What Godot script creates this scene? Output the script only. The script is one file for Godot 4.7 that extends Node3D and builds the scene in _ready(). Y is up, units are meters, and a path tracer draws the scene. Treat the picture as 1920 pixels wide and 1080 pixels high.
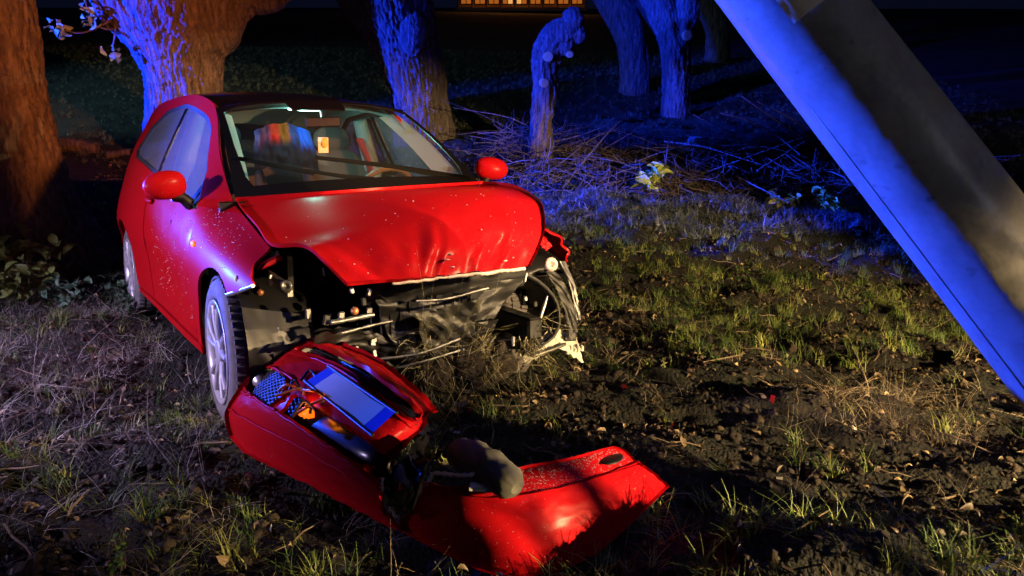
extends Node3D
# Night scene: a wrecked red hatchback among pollard willows, lit by a work lamp and a blue beacon.

var rng := RandomNumberGenerator.new()
var n_lo := FastNoiseLite.new()
var n_mid := FastNoiseLite.new()
var n_hi := FastNoiseLite.new()
var n_bark := FastNoiseLite.new()
var n_fold := FastNoiseLite.new()
var M := {}
var used := {}

# ---------------------------------------------------------------- mesh builder
class MB:
	var v := PackedVector3Array()
	var uv := PackedVector2Array()
	var c := PackedColorArray()
	var ix := PackedInt32Array()
	var coloured := false
	func add(p: Vector3, t := Vector2.ZERO, k := Color.WHITE) -> int:
		v.append(p); uv.append(t); c.append(k)
		return v.size() - 1
	func tri(a: int, b: int, d: int) -> void:
		ix.append(a); ix.append(b); ix.append(d)
	func quad(a: int, b: int, d: int, e: int) -> void:
		tri(a, b, d); tri(a, d, e)
	func face(a: Vector3, b: Vector3, d: Vector3, e: Vector3) -> void:
		quad(add(a, Vector2(0, 0)), add(b, Vector2(1, 0)), add(d, Vector2(1, 1)), add(e, Vector2(0, 1)))
	# nu x nv points from f(i, j)
	func grid(nu: int, nv: int, f: Callable, close_u := false) -> void:
		var b := v.size()
		for j in nv:
			for i in nu:
				add(f.call(i, j), Vector2(float(i) / maxf(nu - 1, 1), float(j) / maxf(nv - 1, 1)))
		for j in nv - 1:
			for i in (nu if close_u else nu - 1):
				var i2 := (i + 1) % nu
				quad(b + j * nu + i, b + j * nu + i2, b + (j + 1) * nu + i2, b + (j + 1) * nu + i)
	func tube(pts: Array, rad: Array, sides := 8, caps := true, shape = null) -> void:
		var n := pts.size()
		var b := v.size()
		var up := Vector3.UP
		var d0: Vector3 = (pts[1] - pts[0]).normalized()
		if absf(d0.dot(up)) > 0.9: up = Vector3.RIGHT
		var x := up.cross(d0).normalized()
		for j in n:
			var d: Vector3 = (pts[mini(j + 1, n - 1)] - pts[maxi(j - 1, 0)]).normalized()
			x = (x - d * x.dot(d)).normalized()
			var y := d.cross(x)
			for i in sides:
				var a := TAU * i / sides
				var r: float = rad[j]
				if shape != null: r *= shape.call(a, j)
				add(pts[j] + (x * cos(a) + y * sin(a)) * r, Vector2(float(i) / sides, float(j) / (n - 1)))
		for j in n - 1:
			for i in sides:
				var i2 := (i + 1) % sides
				quad(b + j * sides + i, b + j * sides + i2, b + (j + 1) * sides + i2, b + (j + 1) * sides + i)
		if caps:
			for e in [0, n - 1]:
				var m := add(pts[e])
				var k := v.size()
				for i in sides: add(v[b + e * sides + i])
				for i in sides:
					if e == 0: tri(m, k + (i + 1) % sides, k + i)
					else: tri(m, k + i, k + (i + 1) % sides)
	# profile of (radius, along) turned round an axis through at
	func lathe(prof: Array, at: Vector3, axis: Vector3, sides := 32, closed := false) -> void:
		var d := axis.normalized()
		var x := (Vector3.UP if absf(d.y) < 0.9 else Vector3.RIGHT).cross(d).normalized()
		var y := d.cross(x)
		var b := v.size()
		for j in prof.size():
			for i in sides:
				var a := TAU * i / sides
				add(at + d * prof[j].y + (x * cos(a) + y * sin(a)) * prof[j].x, Vector2(float(i) / sides, float(j) / prof.size()))
		for j in (prof.size() if closed else prof.size() - 1):
			var j2 := (j + 1) % prof.size()
			for i in sides:
				var i2 := (i + 1) % sides
				quad(b + j * sides + i, b + j * sides + i2, b + j2 * sides + i2, b + j2 * sides + i)
	func box(at: Vector3, size: Vector3, bs := Basis.IDENTITY, bev := 0.006) -> void:
		var h := size / 2
		bev = minf(bev, minf(h.x, minf(h.y, h.z)) * 0.45)
		for ax in 3:
			for s in [-1.0, 1.0]:
				var n := Vector3.ZERO; n[ax] = s
				var u := Vector3.ZERO; u[(ax + 1) % 3] = 1
				var w := n.cross(u)
				var hu := h[(ax + 1) % 3] - bev
				var hw := h[(ax + 2) % 3] - bev
				var o := n * h[ax]
				face(at + bs * (o - u * hu - w * hw), at + bs * (o + u * hu - w * hw), at + bs * (o + u * hu + w * hw), at + bs * (o - u * hu + w * hw))
				for k in [[u, w, hu, hw], [-u, -w, hu, hw], [w, -u, hw, hu], [-w, u, hw, hu]]:
					var p: Vector3 = k[0]; var q: Vector3 = k[1]
					var e: Vector3 = o + p * float(k[2])
					var mid: Vector3 = p * (float(k[2]) + bev) + n * (h[ax] - bev)
					var half := (e + mid) / 2 * 0 + mid
					face(at + bs * (e - q * float(k[3])), at + bs * (half - q * float(k[3])), at + bs * (half + q * float(k[3])), at + bs * (e + q * float(k[3])))
	func blob(at: Vector3, r: Vector3, bs := Basis.IDENTITY, nu := 20, nv := 12, f = null) -> void:
		var b := v.size()
		for j in nv + 1:
			for i in nu:
				var a := TAU * i / nu
				var t := PI * j / nv
				var d := Vector3(sin(t) * cos(a), cos(t), sin(t) * sin(a))
				var k: float = f.call(d) if f != null else 1.0
				add(at + bs * (d * r * k), Vector2(float(i) / nu, float(j) / nv))
		for j in nv:
			for i in nu:
				var i2 := (i + 1) % nu
				quad(b + j * nu + i, b + j * nu + i2, b + (j + 1) * nu + i2, b + (j + 1) * nu + i)
	func mesh() -> ArrayMesh:
		var n := PackedVector3Array()
		n.resize(v.size())
		for k in range(0, ix.size(), 3):
			var a := ix[k]; var b := ix[k + 1]; var d := ix[k + 2]
			var f := (v[b] - v[a]).cross(v[d] - v[a])
			n[a] += f; n[b] += f; n[d] += f
		for k in n.size():
			n[k] = n[k].normalized() if n[k].length_squared() > 1e-20 else Vector3.UP
		var jx := PackedInt32Array()
		jx.resize(ix.size())
		for k in range(0, ix.size(), 3):
			jx[k] = ix[k]; jx[k + 1] = ix[k + 2]; jx[k + 2] = ix[k + 1]
		var a := []
		a.resize(Mesh.ARRAY_MAX)
		a[Mesh.ARRAY_VERTEX] = v; a[Mesh.ARRAY_NORMAL] = n; a[Mesh.ARRAY_TEX_UV] = uv; a[Mesh.ARRAY_INDEX] = jx
		if coloured: a[Mesh.ARRAY_COLOR] = c
		var m := ArrayMesh.new()
		m.add_surface_from_arrays(Mesh.PRIMITIVE_TRIANGLES, a)
		return m

# ---------------------------------------------------------------- scene helpers
func numbered(called: String) -> String:
	used[called] = used.get(called, -1) + 1
	return called if used[called] == 0 else "%s_%03d" % [called, used[called]]

func obj(called: String, mb: MB, mat: Material, parent: Node) -> MeshInstance3D:
	var o := MeshInstance3D.new()
	o.name = called if parent != self else numbered(called)
	o.mesh = mb.mesh()
	o.material_override = mat
	parent.add_child(o, true)
	return o

func thing(called: String, label: String, category: String, at := Vector3.ZERO, group := "") -> Node3D:
	var o := Node3D.new()
	o.name = numbered(called)
	add_child(o, true)
	o.position = at
	return tag(o, label, category, group)

func tag(o: Node3D, label: String, category: String, group := "") -> Node3D:
	o.set_meta("label", label); o.set_meta("category", category)
	if group: o.set_meta("group", group)
	return o

func stuff(called: String, label: String, category: String, mesh: Mesh, mat: Material, xf: Array, cols: Array, parent: Node = self) -> void:
	var mm := MultiMesh.new()
	mm.transform_format = MultiMesh.TRANSFORM_3D
	mm.use_colors = true
	mm.mesh = mesh
	mm.instance_count = xf.size()
	for k in xf.size():
		mm.set_instance_transform(k, xf[k])
		mm.set_instance_color(k, cols[k])
	var o := MultiMeshInstance3D.new()
	o.name = numbered(called) if parent == self else called
	o.multimesh = mm
	o.material_override = mat
	parent.add_child(o, true)
	o.set_meta("kind", "stuff")
	if parent == self:
		o.set_meta("label", label); o.set_meta("category", category)

func lin(r: float, g: float, b: float, a := 1.0) -> Color:
	var k := Color(r, g, b).linear_to_srgb()
	k.a = a
	return k

func mat(called: String, r: float, g: float, b: float, rough := 0.6, metal := 0.0) -> StandardMaterial3D:
	var m := StandardMaterial3D.new()
	m.resource_name = called
	m.albedo_color = lin(r, g, b)
	m.roughness = rough
	m.metallic = metal
	M[called] = m
	return m

func noise(freq: float, seed_: int, oct := 4, kind := FastNoiseLite.FRACTAL_FBM) -> FastNoiseLite:
	var n := FastNoiseLite.new()
	n.seed = seed_; n.frequency = freq; n.fractal_octaves = oct; n.fractal_type = kind
	n.noise_type = FastNoiseLite.TYPE_SIMPLEX_SMOOTH
	return n

# an image of f(x, y) -> Color (sRGB)
func image(w: int, h: int, f: Callable) -> ImageTexture:
	var im := Image.create(w, h, true, Image.FORMAT_RGB8)
	for y in h:
		for x in w:
			im.set_pixel(x, y, f.call(x, y))
	im.generate_mipmaps()
	return ImageTexture.create_from_image(im)

func bump_tex(w: int, freq: float, seed_: int, strength: float, stretch := 1.0) -> ImageTexture:
	var n := noise(freq, seed_, 5)
	var im := n.get_seamless_image(w, int(w * stretch))
	if stretch != 1.0: im.resize(w, w)
	im.bump_map_to_normal_map(strength)
	im.generate_mipmaps()
	return ImageTexture.create_from_image(im)

func resample(poly: PackedVector2Array, sp: float) -> PackedVector2Array:
	var out := PackedVector2Array()
	for k in poly.size():
		var a := poly[k]; var b := poly[(k + 1) % poly.size()]
		var n := maxi(1, int(round(a.distance_to(b) / sp)))
		for i in n: out.append(a.lerp(b, float(i) / n))
	return out

# a sheet of metal or glass: a 2D outline (with holes) laid on the surface f(Vector2) -> Vector3
func panel(outline: PackedVector2Array, holes: Array, f: Callable, sp: float, thick: float, flip := false) -> MB:
	var mb := MB.new()
	var loops := [resample(outline, sp)]
	for h in holes: loops.append(resample(h, sp))
	var pts := PackedVector2Array()
	var bins := {}
	for l in loops:
		for p in l:
			pts.append(p)
			var key := Vector2i((p / sp).floor())
			if not bins.has(key): bins[key] = []
			bins[key].append(p)
	var r := Rect2(outline[0], Vector2.ZERO)
	for p in outline: r = r.expand(p)
	var ny := int(r.size.y / (sp * 0.87)) + 1
	var nx := int(r.size.x / sp) + 2
	for j in ny:
		for i in nx:
			var p := r.position + Vector2((i + 0.5 * (j % 2)) * sp + 0.003, j * sp * 0.87 + 0.002)
			if not Geometry2D.is_point_in_polygon(p, loops[0]): continue
			var ok := true
			for k in range(1, loops.size()):
				if Geometry2D.is_point_in_polygon(p, loops[k]): ok = false
			if not ok: continue
			var key := Vector2i((p / sp).floor())
			for dx in [-1, 0, 1]:
				for dy in [-1, 0, 1]:
					for q in bins.get(key + Vector2i(dx, dy), []):
						if p.distance_squared_to(q) < sp * sp * 0.3: ok = false
			if ok: pts.append(p)
	for p in pts: mb.add(f.call(p), p)
	var t := Geometry2D.triangulate_delaunay(pts)
	for k in range(0, t.size(), 3):
		var a := pts[t[k]]; var b := pts[t[k + 1]]; var d := pts[t[k + 2]]
		var m := (a + b + d) / 3
		if not Geometry2D.is_point_in_polygon(m, loops[0]): continue
		var ok := true
		for i in range(1, loops.size()):
			if Geometry2D.is_point_in_polygon(m, loops[i]): ok = false
		var cr := (b - a).cross(d - a)
		if not ok or absf(cr) < 1e-9: continue
		if (cr > 0) != flip: mb.tri(t[k], t[k + 1], t[k + 2])
		else: mb.tri(t[k], t[k + 2], t[k + 1])
	if thick > 0:
		var nrm := PackedVector3Array()
		nrm.resize(pts.size())
		for k in range(0, mb.ix.size(), 3):
			var a := mb.ix[k]; var b := mb.ix[k + 1]; var d := mb.ix[k + 2]
			var g := (mb.v[b] - mb.v[a]).cross(mb.v[d] - mb.v[a])
			nrm[a] += g; nrm[b] += g; nrm[d] += g
		var o := 0
		for l in loops:
			var n: int = l.size()
			var b := mb.v.size()
			for k in n:
				mb.add(mb.v[o + k]); mb.add(mb.v[o + k] - nrm[o + k].normalized() * thick)
			for k in n:
				var k2 := (k + 1) % n
				mb.quad(b + k * 2, b + k2 * 2, b + k2 * 2 + 1, b + k * 2 + 1)
			o += n
	return mb

func cr4(a, b, c, d, t: float):
	return 0.5 * (2.0 * b + (c - a) * t + (2.0 * a - 5.0 * b + 4.0 * c - d) * t * t + (3.0 * b - a - 3.0 * c + d) * t * t * t)

# Catmull-Rom through an array at u in 0 .. n-1
func spline(a: Array, u: float):
	var n := a.size()
	var i := clampi(int(floor(u)), 0, n - 2)
	var p = a[i]; var q = a[i + 1]
	var o = a[i - 1] if i > 0 else p * 2.0 - q
	var r = a[i + 2] if i + 2 < n else q * 2.0 - p
	return cr4(o, p, q, r, u - i)

func gspline(g: Array, u: float, w: float) -> Vector3:
	var row := []
	for r in g: row.append(spline(r, u))
	return spline(row, w)

func smooth_path(a: Array, n: int) -> Array:
	var out := []
	for k in n: out.append(spline(a, float(k) / (n - 1) * (a.size() - 1)))
	return out

func ramp(xs: Array, ys: Array, x: float) -> float:
	if x <= xs[0]: return ys[0]
	for k in xs.size() - 1:
		if x <= xs[k + 1]:
			return lerpf(ys[k], ys[k + 1], (x - xs[k]) / (xs[k + 1] - xs[k]))
	return ys[-1]

# ---------------------------------------------------------------- ground
const PZ := [-250.0, -80.0, -40.0, -18.0, -14.0, -12.0, -10.5, -8.8, -7.5, -7.0, -6.0, -5.0, -4.0, -2.0, 0.0, 3.0, 60.0]
const PY := [1.5, 0.05, -0.5, -0.9, -1.08, -1.27, -1.47, -1.68, -1.86, -1.98, -2.08, -2.02, -1.855, -1.5, -1.15, -0.95, -0.9]

func ground_base(z: float) -> float:
	var s := 0.0
	for k in [-0.35, 0.0, 0.35]: s += ramp(PZ, PY, z + k)
	return s / 3.0

func ground_y(x: float, z: float) -> float:
	var y := ground_base(z) - 0.0195 * clampf(x, -8, 8)
	var near := 1.0 - smoothstep(9.0, 16.0, -z)
	y += n_lo.get_noise_2d(x, z * 1.6) * 0.07 * (0.3 + 0.7 * near)
	# ridges of pushed earth
	y += n_mid.get_noise_2d(x * 0.7, z * 1.5) * (0.06 + 0.05 * smoothstep(0.2, 1.0, x) * smoothstep(-2.4, -2.9, z)) * near
	y += absf(n_hi.get_noise_2d(x, z)) * 0.04 * near
	# the bank edge by the road
	var b := smoothstep(0.15, 0.75, x) * exp(-pow((z + 1.62 - 0.08 * x) / 0.22, 2))
	y += b * (0.17 + 0.05 * n_mid.get_noise_2d(x * 2, 7))
	# lip of the ditch behind the car
	var l := smoothstep(-0.2, 0.8, x) * exp(-pow((z + 7.25) / 0.3, 2))
	y += l * 0.10
	# level where the car stands
	return y

# ---------------------------------------------------------------- car body (car frame: x to the car's left, y up, z forward)
const SZ := [-2.95, -2.88, -2.75, -2.5, -2.2, -1.65, -1.3, -1.07, -0.72, -0.385, -0.2, 0.0, 0.2, 0.45]
# half width and height at six levels: sill bottom, sill top, lower door, widest, belt, upper edge
var SW := [
	[.76, .77, .78, .79, .66, .58], [.77, .785, .80, .815, .70, .645], [.785, .80, .815, .832, .722, .61], [.79, .805, .825, .838, .738, .592],
	[.795, .81, .822, .834, .745, .578], [.79, .80, .808, .828, .752, .55], [.79, .80, .805, .828, .757, .54], [.79, .80, .805, .828, .760, .527],
	[.79, .80, .805, .828, .765, .596], [.785, .80, .808, .822, .762, .628], [.785, .80, .815, .822, .77, .640], [.78, .80, .82, .818, .772, .648],
	[.78, .80, .815, .808, .762, .652], [.76, .78, .79, .775, .735, .64]]
var SY := [
	[.30, .36, .50, .68, 1.00, 1.08], [.28, .34, .50, .69, 1.05, 1.13], [.26, .33, .50, .70, 1.075, 1.29], [.23, .31, .50, .71, 1.075, 1.385],
	[.21, .29, .48, .70, 1.045, 1.425], [.20, .28, .46, .68, 1.0, 1.437], [.20, .28, .45, .67, .955, 1.415], [.20, .28, .45, .66, .925, 1.345],
	[.20, .28, .45, .655, .885, 1.105], [.20, .28, .45, .645, .825, .905], [.20, .28, .46, .635, .775, .862], [.19, .28, .46, .615, .74, .820],
	[.18, .28, .45, .595, .71, .773], [.18, .28, .43, .57, .66, .715]]

func side2(z: float, v: float) -> Vector2:   # (half width, height)
	z = clampf(z, SZ[0], SZ[-1])
	var i := 0
	while i < SZ.size() - 2 and z > SZ[i + 1]: i += 1
	var t: float = (z - SZ[i]) / (SZ[i + 1] - SZ[i])
	var h0 := maxi(i - 1, 0); var h3 := mini(i + 2, SZ.size() - 1)
	var dz: float = SZ[i + 1] - SZ[i]
	var row := []
	for l in 6:
		var p := []
		for A in [SW, SY]:
			var y1: float = A[i][l]; var y2: float = A[i + 1][l]
			var m1: float = (y2 - A[h0][l]) / (SZ[i + 1] - SZ[h0]) * dz
			var m2: float = (A[h3][l] - y1) / (SZ[h3] - SZ[i]) * dz
			var t2 := t * t; var t3 := t2 * t
			p.append(y1 * (2 * t3 - 3 * t2 + 1) + m1 * (t3 - 2 * t2 + t) + y2 * (-2 * t3 + 3 * t2) + m2 * (t3 - t2))
		row.append(Vector2(p[0], p[1]))
	return spline(row, v)

func vof(z: float, y: float) -> float:
	var a := 0.0; var b := 5.0
	for k in 22:
		var m := (a + b) / 2
		if side2(z, m).y < y: a = m
		else: b = m
	return (a + b) / 2

const VK := 0.2
# outline points given as (z, y); y above 5 means the level y - 10 on the surface
func side_poly(a: Array) -> PackedVector2Array:
	var out := PackedVector2Array()
	for p in a:
		out.append(Vector2(p.x, (p.y - 10.0 if p.y > 5.0 else vof(p.x, p.y)) * VK))
	return out

func arch(cz: float, cy: float, r: float, a0: float, a1: float, n: int) -> Array:
	var out := []
	for k in n + 1:
		var a := deg_to_rad(lerpf(a0, a1, float(k) / n))
		out.append(Vector2(cz + cos(a) * r, cy + sin(a) * r))
	return out

func side_map(s: float, inset := 0.0) -> Callable:
	return func(p: Vector2) -> Vector3:
		var q := side2(p.x, p.y / VK)
		return Vector3(s * (q.x - inset), q.y, p.x)

var HL := [Vector3(-.615, .90, -.378), Vector3(-.632, .860, -.17), Vector3(-.642, .815, .06), Vector3(-.645, .763, .256), Vector3(-.571, .77, .412), Vector3(-.535, .722, .528), Vector3(-.497, .654, .645)]
var HR := [Vector3(.70, .97, -.384), Vector3(.755, .962, -.175), Vector3(.74, .925, .02), Vector3(.715, .882, .149), Vector3(.575, .80, .365), Vector3(.48, .72, .45), Vector3(.394, .649, .507)]
var HC := [Vector3(.02, .950, -.18), Vector3(.04, .952, -.02), Vector3(.04, .935, .15), Vector3(.03, .900, .31), Vector3(0, .845, .45), Vector3(-.03, .765, .56), Vector3(-.07, .657, .61)]
var HQ1 := [Vector3(-.36, .925, -.235), Vector3(-.30, .920, -.06), Vector3(-.31, .885, .12), Vector3(-.31, .850, .30), Vector3(-.29, .815, .45), Vector3(-.28, .745, .57), Vector3(-.272, .658, .658)]
var HQ3 := [Vector3(.36, .962, -.255), Vector3(.40, .965, -.06), Vector3(.40, .945, .11), Vector3(.38, .905, .26), Vector3(.30, .84, .43), Vector3(.23, .75, .50), Vector3(.13, .654, .574)]

func hood_point(p: Vector2) -> Vector3:
	var cols := []
	for a in [HL, HQ1, HC, HQ3, HR]: cols.append(spline(a, p.y))
	var q: Vector3 = spline(cols, p.x)
	# buckled metal towards the broken front edge
	var k := smoothstep(2.6, 5.6, p.y)
	var w := p.x + 0.20 * (p.y - 6.0) * (1.0 if p.x < 1.9 else -0.4)
	var f := 0.0
	for c in [[1.05, .20, .018], [1.42, .12, .026], [1.62, .09, -.018], [1.80, .12, .034], [2.15, .16, .016], [2.45, .10, -.012], [2.75, .14, .022], [3.05, .08, -.018], [3.35, .14, .030]]:
		f += 0.65 * c[2] * maxf(0.0, 1.0 - absf(w - c[0]) / c[1])
	f += n_fold.get_noise_2d(p.x * 1.6 + 30, p.y * 0.35) * 0.022
	q += Vector3(0, 0.6, 0.8) * f * k * (1.0 - 0.65 * smoothstep(5.2, 6.0, p.y)) * smoothstep(0.0, 0.4, p.x) * smoothstep(4.0, 3.7, p.x)
	return q

var WT := [Vector3(-.524, 1.345, -1.069), Vector3(-.28, 1.392, -1.03), Vector3(.02, 1.41, -1.015), Vector3(.31, 1.41, -1.03), Vector3(.56, 1.385, -1.085)]
var WB := [Vector3(-.615, .905, -.385), Vector3(-.36, .935, -.27), Vector3(.02, .962, -.215), Vector3(.36, .972, -.285), Vector3(.69, .978, -.392)]
func screen_point(p: Vector2) -> Vector3:   # across 0..4, up 0..4
	var a: Vector3 = spline(WB, p.x); var b: Vector3 = spline(WT, p.x)
	var t := p.y / 4.0
	return a.lerp(b, t) + Vector3(0, 0.8, 0.6) * sin(t * PI) * 0.022

func roof_point(p: Vector2) -> Vector3:   # across 0..4, back 0..6
	var z0: Vector3 = spline(WT, p.x)
	var t := p.y / 6.0
	var z := lerpf(z0.z, -2.86, t)
	var e := side2(z, 5.0)
	var u := (p.x - 2.0) / 2.0
	var w := lerpf(absf(z0.x) / maxf(absf(u), 0.001) if absf(u) > 0.9 else 0.54, e.x, smoothstep(0, 0.12, t)) if absf(u) > 0.9 else lerpf(0.54, e.x, smoothstep(0, 0.12, t))
	var rise := 0.062 * sin(clampf(t * 1.3 + 0.12, 0, 1) * PI * 0.5) * (1 - pow(absf(u), 2.4))
	var y := lerpf(z0.y, e.y + rise, smoothstep(0, 0.16, t))
	return Vector3(u * w + 0.02 * (1 - t), y, z)

func poly2(a: Array) -> PackedVector2Array: return PackedVector2Array(a)

# ================================================================ scene
func _ready() -> void:
	rng.seed = 20241
	# ---- camera
	var cam := Camera3D.new()
	cam.name = "camera"
	cam.fov = 41.77
	cam.near = 0.05
	cam.far = 600
	cam.rotation_degrees = Vector3(-20, 0, 0)
	add_child(cam)
	cam.current = true
	# ---- night sky
	var sky_m := ProceduralSkyMaterial.new()
	sky_m.sky_top_color = lin(0.004, 0.006, 0.02)
	sky_m.sky_horizon_color = lin(0.004, 0.006, 0.02)
	sky_m.ground_bottom_color = lin(0.002, 0.002, 0.004)
	sky_m.ground_horizon_color = lin(0.003, 0.004, 0.012)
	var sky := Sky.new()
	sky.sky_material = sky_m
	var env := Environment.new()
	env.background_mode = Environment.BG_SKY
	env.sky = sky
	env.background_energy_multiplier = 0.5
	env.tonemap_mode = Environment.TONE_MAPPER_LINEAR
	env.tonemap_exposure = 0.88
	env.sdfgi_enabled = true
	env.ssao_enabled = true
	env.ssil_enabled = true
	var we := WorldEnvironment.new()
	we.name = "night_environment"
	we.environment = env
	add_child(we)
	# ---- lamps of the rescue crew (beside the frame), see lamp()
	n_lo = noise(0.45, 3, 3); n_mid = noise(1.6, 5, 4); n_hi = noise(6.0, 8, 4)
	n_bark = noise(1.0, 12, 4, FastNoiseLite.FRACTAL_RIDGED); n_fold = noise(1.0, 21, 3)
	materials()
	lamp("work_lamp", "low work lamp with white face at the roadside beside the bare bush", Vector3(4.5, -0.2, 0.3), Vector3(1.78, -3.1, -2.72), Color(1.0, 0.84, 0.60), 112.0, 36.5, 0.025, 0.22)
	lamp("work_lamp", "tall tripod work lamp with white face beyond the pole, turned to the bonnet", Vector3(4.4, 1.0, -2.9), Vector3(-0.30, -0.80, -3.15), Color(1.0, 0.84, 0.62), 75.0, 9.5, 0.04, 0.7)
	lamp("amber_lamp", "tall tripod lamp with amber face on the bank", Vector3(3.1, 1.55, -0.4), Vector3(-3.9, -0.75, -7.1), Color(1.0, 0.54, 0.25), 95.0, 15.5, 0.12)
	lamp("hand_lamp", "small dim white lamp on a tripod at the roadside", Vector3(2.6, 1.1, 0.5), Vector3(1.3, -0.2, -1.5), Color(0.95, 0.95, 1.0), 0.55, 24.0, 0.06)
	lamp("flood_lamp", "tripod flood lamp with cold white head in front of the wreck", Vector3(-4.6, 0.1, -1.5), Vector3(-2.4, -1.5, -3.2), Color(0.86, 0.77, 1.0), 29.0, 35.0, 0.06)
	lamp("flood_lamp", "tripod flood lamp turned over the dark field, behind the left trunk", Vector3(-9.5, 0.4, -7.5), Vector3(-5.0, -1.3, -13.0), Color(0.62, 0.80, 1.0), 24.0, 34.0, 0.06)
	lamp("blue_lamp", "tripod lamp with blue face next to the flood lamp", Vector3(-4.9, 0.5, -1.2), Vector3(2.6, 0.15, -11.5), Color(0.06, 0.19, 1.0), 420.0, 13.0, 0.06)
	lamp("blue_lamp", "tripod lamp with blue face beside the left trunk, turned to the trees", Vector3(-7.6, -0.3, -5.6), Vector3(-2.3, -0.35, -9.2), Color(0.06, 0.19, 1.0), 520.0, 17.0, 0.06)
	lamp("blue_lamp", "tripod lamp with blue face beside the left trunk, turned to the pole", Vector3(-7.4, -0.6, -6.0), Vector3(0.2, 0.75, -2.2), Color(0.15, 0.30, 1.0), 800.0, 16.0, 0.06)
	lamp("blue_lamp", "tripod lamp with blue face at the field edge, turned along the ditch", Vector3(-6.5, -0.55, -8.0), Vector3(2.0, -1.75, -7.4), Color(0.06, 0.20, 1.0), 1300.0, 8.0, 0.06)
	ground()
	trees()
	building()
	pole()
	car()
	bumper()
	brush()
	litter()

func materials() -> void:
	var p := mat("red_paint", 1, 1, 1, 0.42)
	var nn := noise(0.02, 4)
	var r2 := RandomNumberGenerator.new(); r2.seed = 5
	var im := Image.create(1024, 1024, true, Image.FORMAT_RGB8)
	im.fill(lin(0.38, 0.005, 0.009))
	for k in 4200:
		var a := r2.randf()
		var s := 1 if k % 14 else 2 + r2.randi() % 2
		im.fill_rect(Rect2i(r2.randi() % 1020, r2.randi() % 1020, s, s), lin(0.50, 0.02 + 0.3 * a, 0.02 + 0.28 * a))
	im.generate_mipmaps()
	p.albedo_texture = ImageTexture.create_from_image(im)
	p.uv1_triplanar = true
	p.uv1_scale = Vector3(1.1, 1.1, 1.1)
	p.clearcoat_enabled = true; p.clearcoat = 0.07; p.clearcoat_roughness = 0.25
	p.metallic_specular = 0.08
	mat("black_paint", 0.006, 0.006, 0.008, 0.18)
	mat("black_plastic", 0.007, 0.007, 0.008, 0.45)
	mat("dark_metal", 0.022, 0.022, 0.022, 0.5, 0.3)
	mat("rubber", 0.018, 0.018, 0.018, 0.8)
	mat("wiper_black", 0.002, 0.002, 0.002, 0.9).metallic_specular = 0.1
	mat("frit", 0.006, 0.006, 0.007, 0.25)
	mat("silver", 0.55, 0.55, 0.56, 0.35, 0.7)
	mat("steel", 0.20, 0.20, 0.195, 0.4, 0.8)
	mat("torn_edge", 0.62, 0.5, 0.45, 0.5)
	mat("olive_sheet", 0.055, 0.055, 0.042, 0.5, 0.2)
	mat("white_plastic", 0.72, 0.70, 0.58, 0.5)
	mat("trim_pale", 0.16, 0.20, 0.185, 0.8)
	mat("seat_cloth", 0.035, 0.042, 0.042, 0.9)
	mat("dash", 0.02, 0.024, 0.026, 0.5)
	mat("copper", 0.45, 0.18, 0.08, 0.4, 0.5)
	mat("mud", 0.022, 0.016, 0.010, 0.95)
	for n in [["olive_sheet", 0.02, 1.6], ["dark_metal", 0.02, 1.0], ["mud", 0.03, 14.0]]:
		M[n[0]].normal_enabled = true
		M[n[0]].normal_texture = bump_tex(256, n[1], 31, n[2])
		M[n[0]].uv1_triplanar = true
		M[n[0]].uv1_scale = Vector3(3, 3, 3)
	var g := mat("glass", 0.2, 0.24, 0.23, 0.02)
	g.transparency = BaseMaterial3D.TRANSPARENCY_ALPHA
	g.albedo_color.a = 0.04
	var fg := mat("fogged_glass", 0.15, 0.18, 0.20, 0.16)
	fg.transparency = BaseMaterial3D.TRANSPARENCY_ALPHA
	fg.albedo_color.a = 0.62
	# bark
	var b := mat("bark", 1, 1, 1, 0.95)
	var nb := noise(0.03, 44, 5)
	b.albedo_texture = image(256, 256, func(x, y):
		var t := nb.get_noise_2d(x * 2.0, y * 0.5) * 0.5 + 0.5
		return lin(0.035, 0.026, 0.018).lerp(lin(0.26, 0.20, 0.15), clampf(t * 1.4 - 0.2, 0, 1)))
	b.uv1_triplanar = true; b.uv1_scale = Vector3(1.5, 0.7, 1.5)
	b.normal_enabled = true; b.normal_texture = bump_tex(256, 0.06, 9, 9.0); b.normal_scale = 1.0
	mat("cut_wood", 0.55, 0.33, 0.13, 0.8)
	var fol := mat("leaf", 1, 1, 1, 0.55)
	fol.vertex_color_use_as_albedo = true
	fol.cull_mode = BaseMaterial3D.CULL_DISABLED
	fol.backlight_enabled = true; fol.backlight = Color(0.25, 0.25, 0.2)
	var gr := mat("earth", 1, 1, 1, 0.9)
	gr.vertex_color_use_as_albedo = true
	var ng := noise(0.05, 77, 5)
	gr.albedo_texture = image(512, 512, func(x, y):
		var t := ng.get_noise_2d(x, y) * 0.5 + 0.5
		var k := clampf(0.25 + t * 1.1, 0, 1)
		return lin(k, k * 0.98, k * 0.95))
	gr.uv1_triplanar = true; gr.uv1_world_triplanar = true; gr.uv1_scale = Vector3(1.3, 1.3, 1.3)
	gr.normal_enabled = true; gr.normal_texture = bump_tex(512, 0.06, 78, 12.0); gr.normal_scale = 1.0

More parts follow.
